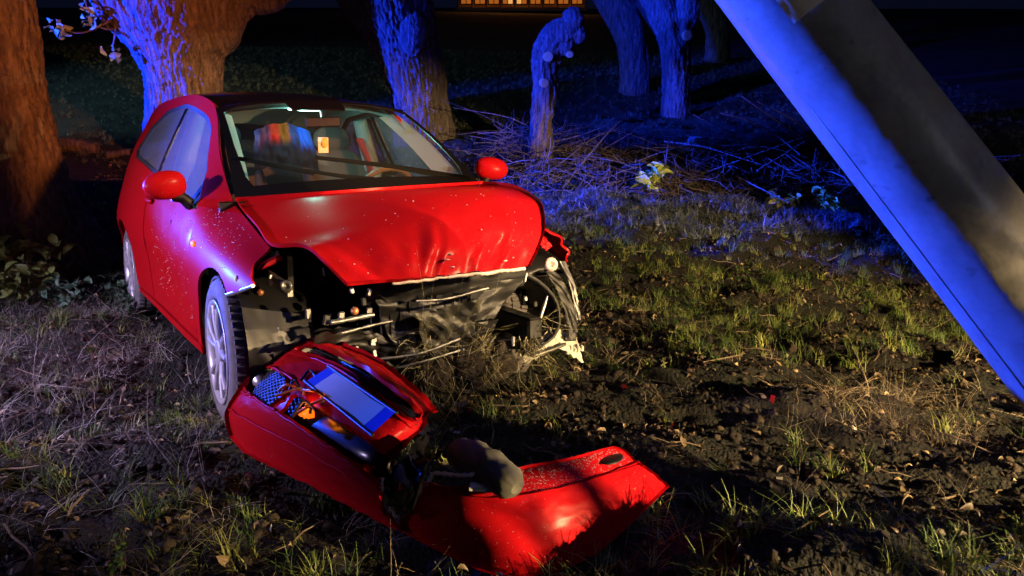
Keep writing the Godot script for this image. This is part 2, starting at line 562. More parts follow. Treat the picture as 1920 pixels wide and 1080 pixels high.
# ---------------------------------------------------------------- lamps
func lamp(called: String, label: String, at: Vector3, aim: Vector3, col: Color, energy: float, half_angle: float, size: float, blend := 0.8) -> void:
	var y := ground_y(at.x, at.z)
	var t := thing(called, label, "lamp", Vector3(at.x, y, at.z))
	var top := Vector3(0, at.y - y, 0)
	var d := (aim - at).normalized()
	var mb := MB.new()
	mb.tube([Vector3(0, 0.4, 0), top - Vector3(0, 0.12, 0)], [0.018, 0.014], 8)
	obj("mast", mb, M.steel, t)
	for k in 3:
		var a := TAU * k / 3 + 0.4
		var lg := MB.new()
		lg.tube([Vector3(0, 0.5, 0), Vector3(cos(a) * 0.4, 0.0, sin(a) * 0.4)], [0.013, 0.013], 8)
		obj("leg", lg, M.black_plastic, t)
	var bs := Basis.looking_at(d)
	mb = MB.new()
	mb.box(top - d * 0.06, Vector3(0.34, 0.24, 0.10), bs, 0.02)
	obj("housing", mb, M.black_plastic, t)
	var e := mat(called + "_glow", 1, 1, 1)
	e.emission_enabled = true; e.emission = col; e.emission_energy_multiplier = 0.8
	mb = MB.new()
	mb.box(top - d * 0.005, Vector3(0.29, 0.19, 0.012), bs, 0.003)
	obj("lamp_face", mb, e, t)
	var s := SpotLight3D.new()
	s.name = "spot_light"
	t.add_child(s)
	s.position = top + d * 0.03
	s.basis = bs
	s.light_color = col; s.light_energy = energy; s.light_size = size
	s.spot_range = 60; s.spot_attenuation = 2; s.spot_angle = half_angle; s.spot_angle_attenuation = blend
	s.shadow_enabled = true

# ---------------------------------------------------------------- ground
func ground_tint(x: float, z: float) -> Color:
	var soil := Color(0.012, 0.009, 0.006)
	var turf := Color(0.013, 0.017, 0.007)
	var field := Color(0.050, 0.066, 0.030)
	var k := clampf(n_lo.get_noise_2d(x * 1.7 + 40, z * 1.7) * 1.2 + 0.4, 0, 1)
	var c := soil.lerp(turf, k)
	c = c.lerp(field, smoothstep(8.6, 10.5, -z))
	return c * (0.8 + 0.5 * n_mid.get_noise_2d(x * 2, z * 2))

func ground() -> void:
	var xs := []; var zs := []
	var x := -140.0
	while x < 140.0:
		xs.append(x)
		x += 0.03 if x > -3.4 and x < 3.2 else (0.06 if x > -6 and x < 6.5 else maxf(0.15, (absf(x) - 5.0) * 0.25))
	var z := -240.0
	while z < 40.0:
		zs.append(z)
		z += 0.022 if z > -3.6 and z < -1.2 else (0.035 if z > -7.6 and z < -1 else (0.08 if z > -12 and z < 0.5 else maxf(0.2, (absf(z) - 11.0) * 0.15)))
	var mb := MB.new()
	mb.coloured = true
	for j in zs.size():
		for i in xs.size():
			mb.add(Vector3(xs[i], ground_y(xs[i], zs[j]), zs[j]), Vector2.ZERO, ground_tint(xs[i], zs[j]))
	var n := xs.size()
	for j in zs.size() - 1:
		for i in n - 1:
			mb.quad(j * n + i, (j + 1) * n + i, (j + 1) * n + i + 1, j * n + i + 1)
	var o := obj("ground", mb, M.earth, self)
	o.set_meta("kind", "structure")
	o.set_meta("label", "muddy ditch slope and dark field with trampled earth")

# a tuft of grass blades rooted at the origin
func tuft(seed_: int, n: int, h: float, w: float, lean: float) -> ArrayMesh:
	var r := RandomNumberGenerator.new(); r.seed = seed_
	var mb := MB.new()
	for k in n:
		var a := r.randf() * TAU
		var at := Vector3(cos(a), 0, sin(a)) * r.randf() * h * 0.35
		var b := r.randf() * TAU
		var d := Vector3(cos(b), 0, sin(b))
		var sd := Vector3(-d.z, 0, d.x) * w * r.randf_range(0.6, 1.2)
		var hh := h * r.randf_range(0.5, 1.1)
		var ln := lean * r.randf_range(0.3, 1.3)
		var b0 := mb.v.size()
		for j in 4:
			var t := j / 3.0
			var p := at + Vector3.UP * hh * (t - 0.35 * ln * t * t) + d * hh * ln * t * t
			var ww := sd * (1.0 - t * 0.85)
			mb.add(p - ww); mb.add(p + ww)
		for j in 3:
			mb.quad(b0 + j * 2, b0 + j * 2 + 1, b0 + j * 2 + 3, b0 + j * 2 + 2)
	return mb.mesh()

func leaf_mesh(curl: float) -> ArrayMesh:
	var mb := MB.new()
	for j in 5:
		var t := j / 4.0
		var w := sin(PI * (0.08 + t * 0.90)) * 0.30
		var y := sin(t * PI) * curl * 0.3
		mb.add(Vector3(-w, y + curl * 0.22, t - 0.5)); mb.add(Vector3(0, y, t - 0.5)); mb.add(Vector3(w, y + curl * 0.22, t - 0.5))
	for j in 4:
		for i in 2: mb.quad(j * 3 + i, j * 3 + i + 1, j * 3 + i + 4, j * 3 + i + 3)
	return mb.mesh()

func clod_mesh(seed_: int) -> ArrayMesh:
	var n := noise(1.3, seed_, 3)
	var mb := MB.new()
	mb.blob(Vector3.ZERO, Vector3(1, 0.7, 1), Basis.IDENTITY, 9, 6, func(d): return 1.0 + n.get_noise_3dv(d * 1.2) * 0.8)
	return mb.mesh()

func on_ground(x: float, z: float, s: float, sink := 0.0, tilt := 0.0) -> Transform3D:
	var b := Basis(Vector3.UP, rng.randf() * TAU)
	if tilt > 0: b = Basis(Vector3(rng.randf_range(-1, 1), 0, rng.randf_range(-1, 1)).normalized(), rng.randf() * tilt) * b
	return Transform3D(b.scaled(Vector3.ONE * s), Vector3(x, ground_y(x, z) - sink, z))

var carx := Transform3D(Vector3(0.8299, -0.1132, -0.5462), Vector3(0.0192, 0.9844, -0.1748), Vector3(0.5575, 0.1346, 0.8192), Vector3(-0.5518, -1.7062, -3.2291))
func under_car(x: float, z: float) -> bool:
	var p := carx.affine_inverse() * Vector3(x, ground_y(x, z), z)
	return absf(p.x) < 0.72 and p.z > -2.9 and p.z < 0.3

func scatter(n: int, x0: float, x1: float, z0: float, z1: float, dens: Callable) -> Array:
	var out := []
	for k in n:
		var t := rng.randf()
		var z := lerpf(z0, z1, t)
		var x := rng.randf_range(x0, x1)
		if rng.randf() < dens.call(x, z) and not under_car(x, z): out.append(Vector2(x, z))
	return out

func litter() -> void:
	var patch := noise(0.9, 61, 3)
	var fine := noise(3.0, 62, 2)
	# --- green grass
	for v in 3:
		var me := tuft(100 + v, 16, 0.10, 0.0022, 0.9)
		var xf := []; var cols := []
		for p in scatter(9000, -4.5, 5.5, -8.2, -1.25, func(x, z):
				var g := 0.10 + 0.6 * smoothstep(0.05, 0.4, patch.get_noise_2d(x, z))
				if x > 0.7 and z < -3.9 and z > -7.0: g += 0.75 * smoothstep(-0.2, 0.25, patch.get_noise_2d(x * 0.8 + 9, z))
				if x > 0.1 and z > -1.9: g += 0.55
				if x > 0.2 and x < 2.2 and z < -2.0 and z > -3.6: g *= 0.25
				return g * 0.5):
			xf.append(on_ground(p.x, p.y, rng.randf_range(0.5, 1.3), 0.005, 0.35))
			var k := rng.randf()
			cols.append(Color(0.05, 0.11, 0.018).lerp(Color(0.30, 0.33, 0.08), k * k) * rng.randf_range(0.5, 1.4))
		stuff("green_grass", "short green grass tufts growing over the muddy ditch", "grass", me, M.leaf, xf, cols)
	# --- dry straw
	for v in 3:
		var me := tuft(200 + v, 12, 0.16, 0.0016, 1.7)
		var xf := []; var cols := []
		for p in scatter(8000, -4.5, 4.0, -7.0, -1.25, func(x, z):
				var g := 0.12 if x < -0.6 else 0.05
				if x < -1.2 and z > -5.0: g += 0.55 * smoothstep(-0.25, 0.3, patch.get_noise_2d(x + 5, z * 1.4))
				if absf(x - 1.75) < 0.35 and absf(z + 3.1) < 0.4: g += 0.6
				return g * 0.55):
			xf.append(on_ground(p.x, p.y, rng.randf_range(0.4, 1.1), 0.01, 0.9))
			cols.append((Color(0.24, 0.22, 0.19) if p.x < -0.9 else Color(0.24, 0.19, 0.11)).lerp(Color(0.44, 0.41, 0.36) if p.x < -0.9 else Color(0.40, 0.33, 0.20), rng.randf()) * rng.randf_range(0.3, 1.2))
		stuff("dry_grass", "dry straw coloured grass lying flat on the ditch bank", "grass", me, M.leaf, xf, cols)
	# --- dead leaves
	for v in 3:
		var xf := []; var cols := []
		for p in scatter(30000, -4.6, 5.0, -8.8, -1.25, func(x, z):
				var g := 0.10 + 0.7 * smoothstep(-0.05, 0.35, patch.get_noise_2d(x * 1.3 + 80, z * 1.6))
				if z < -5.0 and x < -1.5: g += 0.5
				return g * 0.75):
			var s := rng.randf_range(0.010, 0.036) * (1.5 if rng.randf() < 0.06 else 1.0)
			xf.append(on_ground(p.x, p.y, s, -s * 0.12, 1.1))
			var k := rng.randf()
			cols.append((Color(0.05, 0.032, 0.016).lerp(Color(0.62, 0.47, 0.25), pow(k, 4.0))) * rng.randf_range(0.3, 1.3))
		stuff("fallen_leaves", "brown fallen willow leaves scattered over the ditch", "leaves", leaf_mesh([0.3, 0.9, 1.6][v]), M.leaf, xf, cols)
	# --- clods
	var soil := mat("clod_earth", 1, 1, 1, 0.95)
	soil.vertex_color_use_as_albedo = true
	for v in 2:
		var xf := []; var cols := []
		for p in scatter(7000, -4.6, 4.6, -8.0, -1.25, func(x, z): return 0.3 + 0.7 * smoothstep(0.0, 0.3, fine.get_noise_2d(x, z))):
			var s := rng.randf_range(0.005, 0.022) * (1.6 if rng.randf() < 0.08 else 1.0)
			xf.append(on_ground(p.x, p.y, s, 0.0, 1.0))
			cols.append(Color(0.035, 0.026, 0.017) * rng.randf_range(0.4, 1.6))
		stuff("earth_clods", "small clods of dark wet earth on the ditch", "earth", clod_mesh(70 + v), soil, xf, cols)
	# --- twig bits
	var tm := MB.new()
	tm.tube([Vector3(-0.5, 0, 0), Vector3(-0.1, 0.03, 0.05), Vector3(0.2, 0.0, 0.02), Vector3(0.5, 0.05, 0.07)], [0.016, 0.018, 0.014, 0.008], 5)
	var xt := []; var ct := []
	for p in scatter(1500, -4.6, 4.6, -8.4, -1.3, func(x, z): return 0.5):
		xt.append(on_ground(p.x, p.y, rng.randf_range(0.06, 0.26), -0.012, 0.25))
		ct.append(Color(0.20, 0.15, 0.10) * rng.randf_range(0.4, 1.6))
	stuff("loose_twigs", "short broken twigs lying on the ditch earth", "twigs", tm.mesh(), soil, xt, ct)
	# --- splinters of the wreck
	var shm := MB.new()
	shm.box(Vector3.ZERO, Vector3(1, .12, .5), Basis.IDENTITY, .02)
	var shx := []; var shc := []
	for k in 90:
		var a := rng.randf() * TAU
		var d := sqrt(rng.randf()) * 1.3
		var p: Vector3 = carx * Vector3(0.1 + cos(a) * d * 1.1, 0, 1.15 + sin(a) * d * 0.7)
		shx.append(on_ground(p.x, p.z, rng.randf_range(0.010, 0.038), -0.004, 1.2))
		shc.append([Color(.3, .01, .01), Color(.012, .012, .012), Color(.45, .45, .42), Color(.02, .02, .02)][k % 4])
	var shard := mat("shard_plastic", 1, 1, 1, 0.3)
	shard.vertex_color_use_as_albedo = true
	stuff("broken_plastic", "small red, black and pale splinters of plastic before the wreck", "debris", shm.mesh(), shard, shx, shc)
	# --- field grass
	var fm := tuft(300, 9, 0.07, 0.004, 0.8)
	xt = []; ct = []
	for p in scatter(15000, -11, 8, -19, -8.4, func(x, z): return 0.7):
		xt.append(on_ground(p.x, p.y, rng.randf_range(0.6, 1.5), 0.0, 0.3))
		ct.append(Color(0.06, 0.08, 0.035).lerp(Color(0.14, 0.14, 0.07), rng.randf()) * rng.randf_range(0.6, 1.3))
	stuff("field_grass", "short grass of the dark field behind the willows", "grass", fm, M.leaf, xt, ct)
	# --- frosted growth on the lip of the ditch
	var fr := tuft(310, 14, 0.09, 0.0035, 1.2)
	xt = []; ct = []
	for p in scatter(5200, 0.15, 4.4, -7.65, -6.9, func(x, z): return 0.25 + 0.75 * smoothstep(-0.15, 0.25, patch.get_noise_2d(x * 1.6 + 3, z * 2.0))):
		xt.append(on_ground(p.x, p.y, rng.randf_range(0.4, 1.4), 0.0, 0.5))
		ct.append(Color(0.07, 0.09, 0.09).lerp(Color(0.34, 0.38, 0.38), pow(rng.randf(), 2.5)) * rng.randf_range(0.4, 1.2))
	stuff("frosted_grass", "pale frosted growth on the lip of the ditch, lit blue", "grass", fr, M.leaf, xt, ct)
	# --- leafy weeds
	weed(Vector3(-3.35, 0, -4.9), 0.34, 26, "pale green leafy weed at the foot of the big left trunk", Color(0.20, 0.26, 0.06), 1)
	weed(Vector3(-3.0, 0, -4.75), 0.25, 22, "bluish green leafy weed beside the big left trunk, in front", Color(0.08, 0.16, 0.09), 2)
	weed(Vector3(-2.75, 0, -4.95), 0.20, 20, "low weed between the trunk and the rear wheel", Color(0.08, 0.15, 0.08), 3)
	weed(Vector3(-3.6, 0, -5.2), 0.42, 26, "tallest yellow green weed at the left edge by the trunk", Color(0.24, 0.27, 0.05), 4)
	weed(Vector3(-2.55, 0, -4.65), 0.16, 16, "small dark weed beside the rear wheel", Color(0.06, 0.12, 0.06), 5)
	weed(Vector3(1.4190, -1.6739, -7.7715), 0.28, 12, "weed with broad pale yellow leaves in front of the brushwood", Color(0.50, 0.58, 0.12), 6, 2.0)
	weed(Vector3(2.7157, -1.6518, -7.4185), 0.22, 10, "yellow leaved weed below the right end of the brushwood", Color(0.55, 0.52, 0.12), 7, 1.8)
	weed(Vector3(3.1435, -1.5874, -7.2476), 0.26, 14, "bushy green weed beside the leaning pole", Color(0.36, 0.46, 0.08), 8, 1.4)
	weed(Vector3(2.1225, -1.3402, -9.0545), 0.25, 8, "pale weed with big limp leaves behind the brushwood", Color(0.45, 0.58, 0.50), 9, 2.2)
	weed(Vector3(-1.0886, -1.3389, -1.7134), 0.08, 9, "tiny green sprout at the bottom left of the bank", Color(0.12, 0.26, 0.03), 10)

func weed(at: Vector3, h: float, n: int, label: String, col: Color, seed_: int, big := 1.0) -> void:
	at.y = ground_y(at.x, at.z)
	var r := RandomNumberGenerator.new(); r.seed = seed_
	var t := thing("leafy_weed", label, "weed", at)
	var st := MB.new()
	var xf := []; var cols := []
	for k in n:
		var a := r.randf() * TAU
		var d := Vector3(cos(a), 0, sin(a)) * r.randf() * h * 0.8
		var top := Vector3(d.x, h * r.randf_range(0.35, 1.1), d.z)
		if k % 2 == 0: st.tube([d * 0.15 - Vector3(0, 0.03, 0), top * 0.6, top], [0.003, 0.0025, 0.0015], 4, false)
		for j in 4:
			var s := h * r.randf_range(0.16, 0.34) * big
			var b := Basis(Vector3.UP, r.randf() * TAU) * Basis(Vector3.RIGHT, r.randf_range(-0.9, 0.5)) * Basis(Vector3.BACK, r.randf_range(-0.7, 0.7))
			xf.append(Transform3D(b.scaled(Vector3.ONE * s), top * r.randf_range(0.55, 1.0) + b.z * s * 0.4))
			cols.append(col * r.randf_range(0.5, 1.3))
	obj("stem", st, M.bark, t)
	stuff("foliage", "", "", leaf_mesh(0.7), M.leaf, xf, cols, t)

# ---------------------------------------------------------------- trees
func bark_tube(pts: Array, rad: Array, rows: int, sides: int, amp: float, seed_: int, freq := 4.6) -> MB:
	var mb := MB.new()
	var path := smooth_path(pts, rows)
	var rr := []
	for k in rows: rr.append(spline(rad, float(k) / (rows - 1) * (rad.size() - 1)))
	var length := 0.0
	var along := [0.0]
	for k in rows - 1:
		length += path[k].distance_to(path[k + 1]); along.append(length)
	mb.tube(path, rr, sides, true, func(a, j):
		var r: float = rr[j]
		var q := Vector3(cos(a) * r * freq * 4.0, along[j] * freq * 0.55 + 0.5 * sin(a * 2), sin(a) * r * freq * 4.0)
		var f := n_bark.get_noise_3d(q.x + seed_ * 17, q.y, q.z)
		var l := n_lo.get_noise_3d(q.x * 0.5 + seed_ * 5, q.y * 1.3, q.z * 0.5)
		return 1.0 + (f * amp * 1.5 + l * amp * 1.3) / maxf(r, 0.05))
	return mb

func cut_end(at: Vector3, dir: Vector3, r: float, parent: Node) -> void:
	var mb := MB.new()
	var d := dir.normalized()
	mb.lathe([Vector2(r, -0.06), Vector2(r, 0), Vector2(r * 0.94, 0.006), Vector2(r * 0.5, 0.008), Vector2(0.0, 0.004)], at, d, 14)
	obj("cut_branch_end", mb, M.cut_wood, parent)

func root_at(p: Vector3) -> Vector3: return Vector3(p.x, ground_y(p.x, p.z), p.z)
func loc(a: Array, o: Vector3) -> Array:
	var out := []
	for p in a: out.append(p - o)
	return out

func trees() -> void:
	# big trunk at the left edge
	var o := root_at(Vector3(-4.0908, -1.9225, -5.9250))
	var t := thing("willow_tree", "thick brown willow trunk at the left edge, lit warm, base in shadow", "tree", o)
	obj("trunk", bark_tube(loc([o + Vector3(0.05, -0.25, 0), Vector3(-4.1031, -1.6919, -5.9165), Vector3(-4.1028, -1.2102, -5.9167), Vector3(-4.0706, -0.3602, -5.9389), Vector3(-4.0151, 0.6273, -5.9765), Vector3(-3.9548, 1.5169, -6.0166)], o), [.78, .62, .49, .43, .44, .46], 150, 200, 0.024, 1), M.bark, t)
	# pollard behind the car
	o = root_at(Vector3(-3.7676, -1.5967, -8.7210))
	t = thing("willow_tree", "forked pollard willow behind the car roof, half blue, half orange", "tree", o)
	obj("trunk", bark_tube(loc([o + Vector3(0, -0.2, 0), Vector3(-3.7173, -1.1136, -8.7425), Vector3(-3.6808, -0.7036, -8.7579), Vector3(-3.6841, -0.3329, -8.7565), Vector3(-3.7119, 0.0267, -8.7448), Vector3(-3.7041, 0.4546, -8.7481)], o), [.50, .40, .39, .47, .58, .5], 120, 200, 0.026, 2), M.bark, t)
	obj("limb", bark_tube(loc([Vector3(-3.7562, -0.3879, -8.7259), Vector3(-3.8834, -0.1357, -8.6152), Vector3(-4.0523, 0.0785, -8.4817), Vector3(-4.1635, 0.3363, -8.4277), Vector3(-4.1990, 0.6868, -8.4100)], o), [.28, .34, .28, .24, .20], 60, 72, 0.028, 3), M.bark, t)
	obj("limb", bark_tube(loc([Vector3(-3.5207, -0.3898, -8.7697), Vector3(-3.2783, -0.1656, -8.7564), Vector3(-3.0872, -0.0006, -8.7726), Vector3(-2.8938, 0.0928, -8.8383), Vector3(-2.6227, 0.1268, -8.9225), Vector3(-2.3548, 0.3590, -8.9969)], o), [.24, .26, .20, .13, .085, .06], 60, 60, 0.026, 4), M.bark, t)
	obj("limb", bark_tube(loc([Vector3(-3.5099, -0.2480, -8.7201), Vector3(-3.3139, 0.0265, -8.6895), Vector3(-3.1997, 0.3484, -8.7322), Vector3(-3.1250, 0.7666, -8.7592)], o), [.26, .28, .24, .2], 40, 60, 0.028, 5), M.bark, t)
	var sh := MB.new()
	var s1 := loc(smooth_path([Vector3(-4.0789, -0.0006, -8.3578), Vector3(-4.2055, -0.1186, -8.1825), Vector3(-4.3863, -0.1888, -8.0870), Vector3(-4.5632, -0.1360, -7.9886)], 12), o)
	var s2 := loc(smooth_path([Vector3(-4.0299, -0.1321, -8.3815), Vector3(-4.1674, -0.1551, -8.2020), Vector3(-4.2813, -0.0515, -8.1431), Vector3(-4.3026, 0.2255, -8.1319)], 12), o)
	var s3 := loc(smooth_path([Vector3(-4.1273, -0.0266, -8.3340), Vector3(-4.1010, -0.1818, -8.2354), Vector3(-4.1540, -0.3649, -8.2088)], 8), o)
	for s in [s1, s2, s3]:
		var rd := []
		for k in s.size(): rd.append(0.014 - 0.008 * k / s.size())
		sh.tube(s, rd, 6)
	obj("shoot", sh, M.bark, t)
	var xf := []; var cols := []
	for p in [s1[-1], s1[-2], s2[-4], s2[-5], s2[-3], s2[-1], s3[-1]]:
		for k in 7:
			var b := Basis(Vector3(rng.randf_range(-1, 1), rng.randf_range(-1, 1), rng.randf_range(-1, 1)).normalized(), rng.randf() * TAU)
			xf.append(Transform3D(b.scaled(Vector3.ONE * rng.randf_range(0.06, 0.13)), p + Vector3(rng.randf_range(-.06, .06), rng.randf_range(-.09, .06), rng.randf_range(-.06, .06))))
			cols.append(Color(0.34, 0.40, 0.14) * rng.randf_range(0.5, 1.2))
	stuff("foliage", "", "", leaf_mesh(0.7), M.leaf, xf, cols, t)
	# leaning pollard right of the roof
	o = root_at(Vector3(-1.1785, -1.4012, -9.9303))
	t = thing("willow_tree", "leaning willow trunk right of the car roof, lit blue", "tree", o)
	obj("trunk", bark_tube(loc([o + Vector3(0.02, -0.2, 0), Vector3(-1.1783, -1.0628, -9.9303), Vector3(-1.2759, -0.5371, -9.9183), Vector3(-1.3888, -0.1560, -9.9031), Vector3(-1.5455, 0.2739, -9.8798), Vector3(-1.7137, 0.8045, -9.8521)], o), [.42, .34, .38, .44, .56, .5], 120, 180, 0.026, 6), M.bark, t)
	var kn := MB.new()
	kn.blob(Vector3(-1.2016, -0.2229, -9.5447) - o, Vector3(.17, .26, .13), Basis.IDENTITY, 28, 20, func(d): return 1.0 + n_bark.get_noise_3dv(d * 2.2) * 0.16)
	obj("burl", kn, M.bark, t)
	# low cut pollard
	o = root_at(Vector3(0.3250, -1.7041, -8.7940))
	t = thing("pollard_stump", "slim sawn-off pollard stump with bent knobbly top and pale cuts", "tree", o)
	obj("trunk", bark_tube(loc([o + Vector3(0, -0.15, 0), Vector3(0.3384, -1.3016, -8.7935), Vector3(0.3743, -0.8231, -8.7920), Vector3(0.3810, -0.4761, -8.7917), Vector3(0.4836, -0.2611, -8.7867), Vector3(0.6738, -0.1382, -8.7742), Vector3(0.7481, -0.0940, -8.7681)], o), [.15, .112, .105, .125, .145, .13, .05], 80, 56, 0.03, 7), M.bark, t)
	for q in [[1072, 40, .11], [1035, 88, .10], [1082, 66, .09], [1058, 84, .10], [1012, 100, .07]]:
		var kb := MB.new()
		kb.blob(Vector3(0.5279, -0.2762, -8.7341) - o, Vector3.ONE * float(q[2]), Basis.IDENTITY, 18, 12, func(d): return 1.0 + n_bark.get_noise_3dv(d * 2.0 + Vector3.ONE * float(q[0])) * 0.3)
		var b := obj("knob", kb, M.bark, t)
		b.position = Vector3((float(q[0]) - 1050.0) * 0.0061, -(float(q[1]) - 75.0) * 0.0061, 0)
	cut_end(Vector3(0.3961, -0.4439, -8.6109) - o, Vector3(0.1, 0.1, 1), 0.055, t)
	cut_end(Vector3(0.3663, -0.7278, -8.6322) - o, Vector3(0.4, -0.1, 1), 0.05, t)
	cut_end(Vector3(0.6362, -0.4229, -8.6366) - o, Vector3(0.2, 0, 1), 0.038, t)
	# three far ones
	o = root_at(Vector3(2.0106, -1.2025, -12.8436))
	t = thing("willow_tree", "blue lit willow trunk right of the sawn-off stump", "tree", o)
	obj("trunk", bark_tube(loc([o + Vector3(0, -0.3, 0), Vector3(2.0140, -0.9471, -12.8430), Vector3(1.9362, -0.4476, -12.8550), Vector3(1.7805, -0.0411, -12.8775), Vector3(1.5709, 0.3183, -12.9047), Vector3(1.3031, 0.7497, -12.9345)], o), [.27, .22, .23, .26, .28, .25], 60, 72, 0.022, 8), M.bark, t)
	o = root_at(Vector3(2.3982, -1.3178, -11.2472))
	t = thing("willow_tree", "forked blue willow trunk with ring shaped scar, behind the brushwood", "tree", o)
	obj("trunk", bark_tube(loc([o + Vector3(0, -0.3, 0), Vector3(2.3793, -1.0534, -11.2512), Vector3(2.3279, -0.5369, -11.2619), Vector3(2.2300, -0.1777, -11.2817), Vector3(2.0567, 0.1398, -11.3146), Vector3(1.8124, 0.5901, -11.3563)], o), [.22, .18, .19, .22, .25, .2], 60, 72, 0.022, 9), M.bark, t)
	obj("limb", bark_tube(loc([Vector3(2.3373, -0.4643, -11.2600), Vector3(2.4089, -0.1059, -11.1937), Vector3(2.4269, 0.1720, -11.1387), Vector3(2.4652, 0.5784, -11.1303)], o), [.16, .17, .15, .12], 30, 40, 0.02, 10), M.bark, t)
	cut_end(Vector3(2.4187, -0.2831, -10.9357) - o, Vector3(0.3, 0, 1), 0.07, t)
	o = root_at(Vector3(4.5403, -0.9432, -17.4180))
	t = thing("willow_tree", "farthest faint blue trunk, beside the leaning pole", "tree", o)
	obj("trunk", bark_tube(loc([o + Vector3(0, -0.3, 0), Vector3(4.5220, -0.6066, -17.4227), Vector3(4.4397, -0.1650, -17.4439), Vector3(4.1843, 0.2704, -17.5069), Vector3(3.8459, 0.8079, -17.5843)], o), [.30, .25, .26, .28, .26], 40, 48, 0.02, 11), M.bark, t)
	# logs at the field edge
	for q in [[Vector3(-5.3427, -1.4325, -8.9228), Vector3(-4.8969, -1.4616, -8.9476), 0.07, "grey log lying at the field edge behind the left trunk"], [Vector3(-4.6949, -1.4481, -8.7159), Vector3(-4.3769, -1.4687, -8.9913), 0.035, "thin branch lying at the field edge behind the car"]]:
		var a := root_at(q[0]); var b := root_at(q[1])
		var r: float = q[2]
		var lg := bark_tube([Vector3(0, r, 0), (b - a) * 0.5 + Vector3(0, r * 1.1, 0), b - a + Vector3(0, r, 0)], [r, r * 1.15, r * 0.8], 20, 24, 0.012, 13)
		var ob := obj("log", lg, M.bark, self)
		ob.position = a
		tag(ob, q[3], "log")

# ---------------------------------------------------------------- far building
func building() -> void:
	var c: Vector3 = Vector3(0.9552, 0.1941, -79.9943)
	var t := thing("lit_building", "long low building with row of warm lit windows across the field", "building", c)
	var w := 12.8
	var mb := MB.new()
	mb.box(Vector3(0, 1.9, -3.05), Vector3(w, 3.4, 6), Basis.IDENTITY, 0.02)
	obj("wall", mb, mat("render_wall", 0.32, 0.22, 0.12, 0.9), t)
	mb = MB.new()
	mb.box(Vector3(0, 0.2, 0.25), Vector3(w + 0.1, 0.35, 0.6), Basis.IDENTITY, 0.02)
	obj("terrace", mb, mat("pale_stone", 0.6, 0.55, 0.45, 0.9), t)
	mb = MB.new()
	mb.box(Vector3(0, 3.75, -2.8), Vector3(w + 0.8, 0.3, 7.4), Basis.IDENTITY, 0.03)
	obj("roof", mb, M.dark_metal, t)
	var gl := mat("window_glow", 0.3, 0.18, 0.06, 0.5)
	gl.emission_enabled = true; gl.emission = Color(1.0, 0.55, 0.20); gl.emission_energy_multiplier = 0.35
	var gl2 := mat("window_glow_bright", 0.3, 0.2, 0.1, 0.5)
	gl2.emission_enabled = true; gl2.emission = Color(1.0, 0.72, 0.40); gl2.emission_energy_multiplier = 0.9
	for k in 9:
		var x := -w / 2 + 0.9 + k * (w - 1.8) / 8.0
		var f := MB.new()
		f.box(Vector3(x, 1.75, -0.02), Vector3(1.12, 2.3, 0.1), Basis.IDENTITY, 0.01)
		var win := obj("window", f, M.black_plastic, t)
		for s in [-1, 1]:
			var pn := MB.new()
			pn.box(Vector3(x + s * 0.26, 1.75, 0.035), Vector3(0.44, 2.1, 0.02), Basis.IDENTITY, 0.002)
			obj("pane", pn, gl2 if (k * 2 + s) % 7 == 0 else gl, win)
	for k in 10:
		var x := -w / 2 + 0.1 + k * (w - 0.2) / 9.0
		var p := MB.new()
		p.tube([Vector3(x, 0.37, 0.5), Vector3(x, 3.6, 0.5)], [0.06, 0.06], 8)
		obj("post", p, M.dark_metal, t)
	for k in 3:
		var x := -4.2 + k * 4.2
		var lm := MB.new()
		lm.blob(Vector3(x, 3.45, 0.35), Vector3(0.12, 0.09, 0.12), Basis.IDENTITY, 12, 8)
		obj("wall_lamp", lm, gl2, t)
		var l := OmniLight3D.new()
		l.name = "eaves_light"
		t.add_child(l, true)
		l.position = Vector3(x, 3.4, 0.35)
		l.light_color = Color(1.0, 0.62, 0.28); l.light_energy = 5.0; l.light_size = 0.1
		l.omni_range = 12; l.omni_attenuation = 2; l.shadow_enabled = true

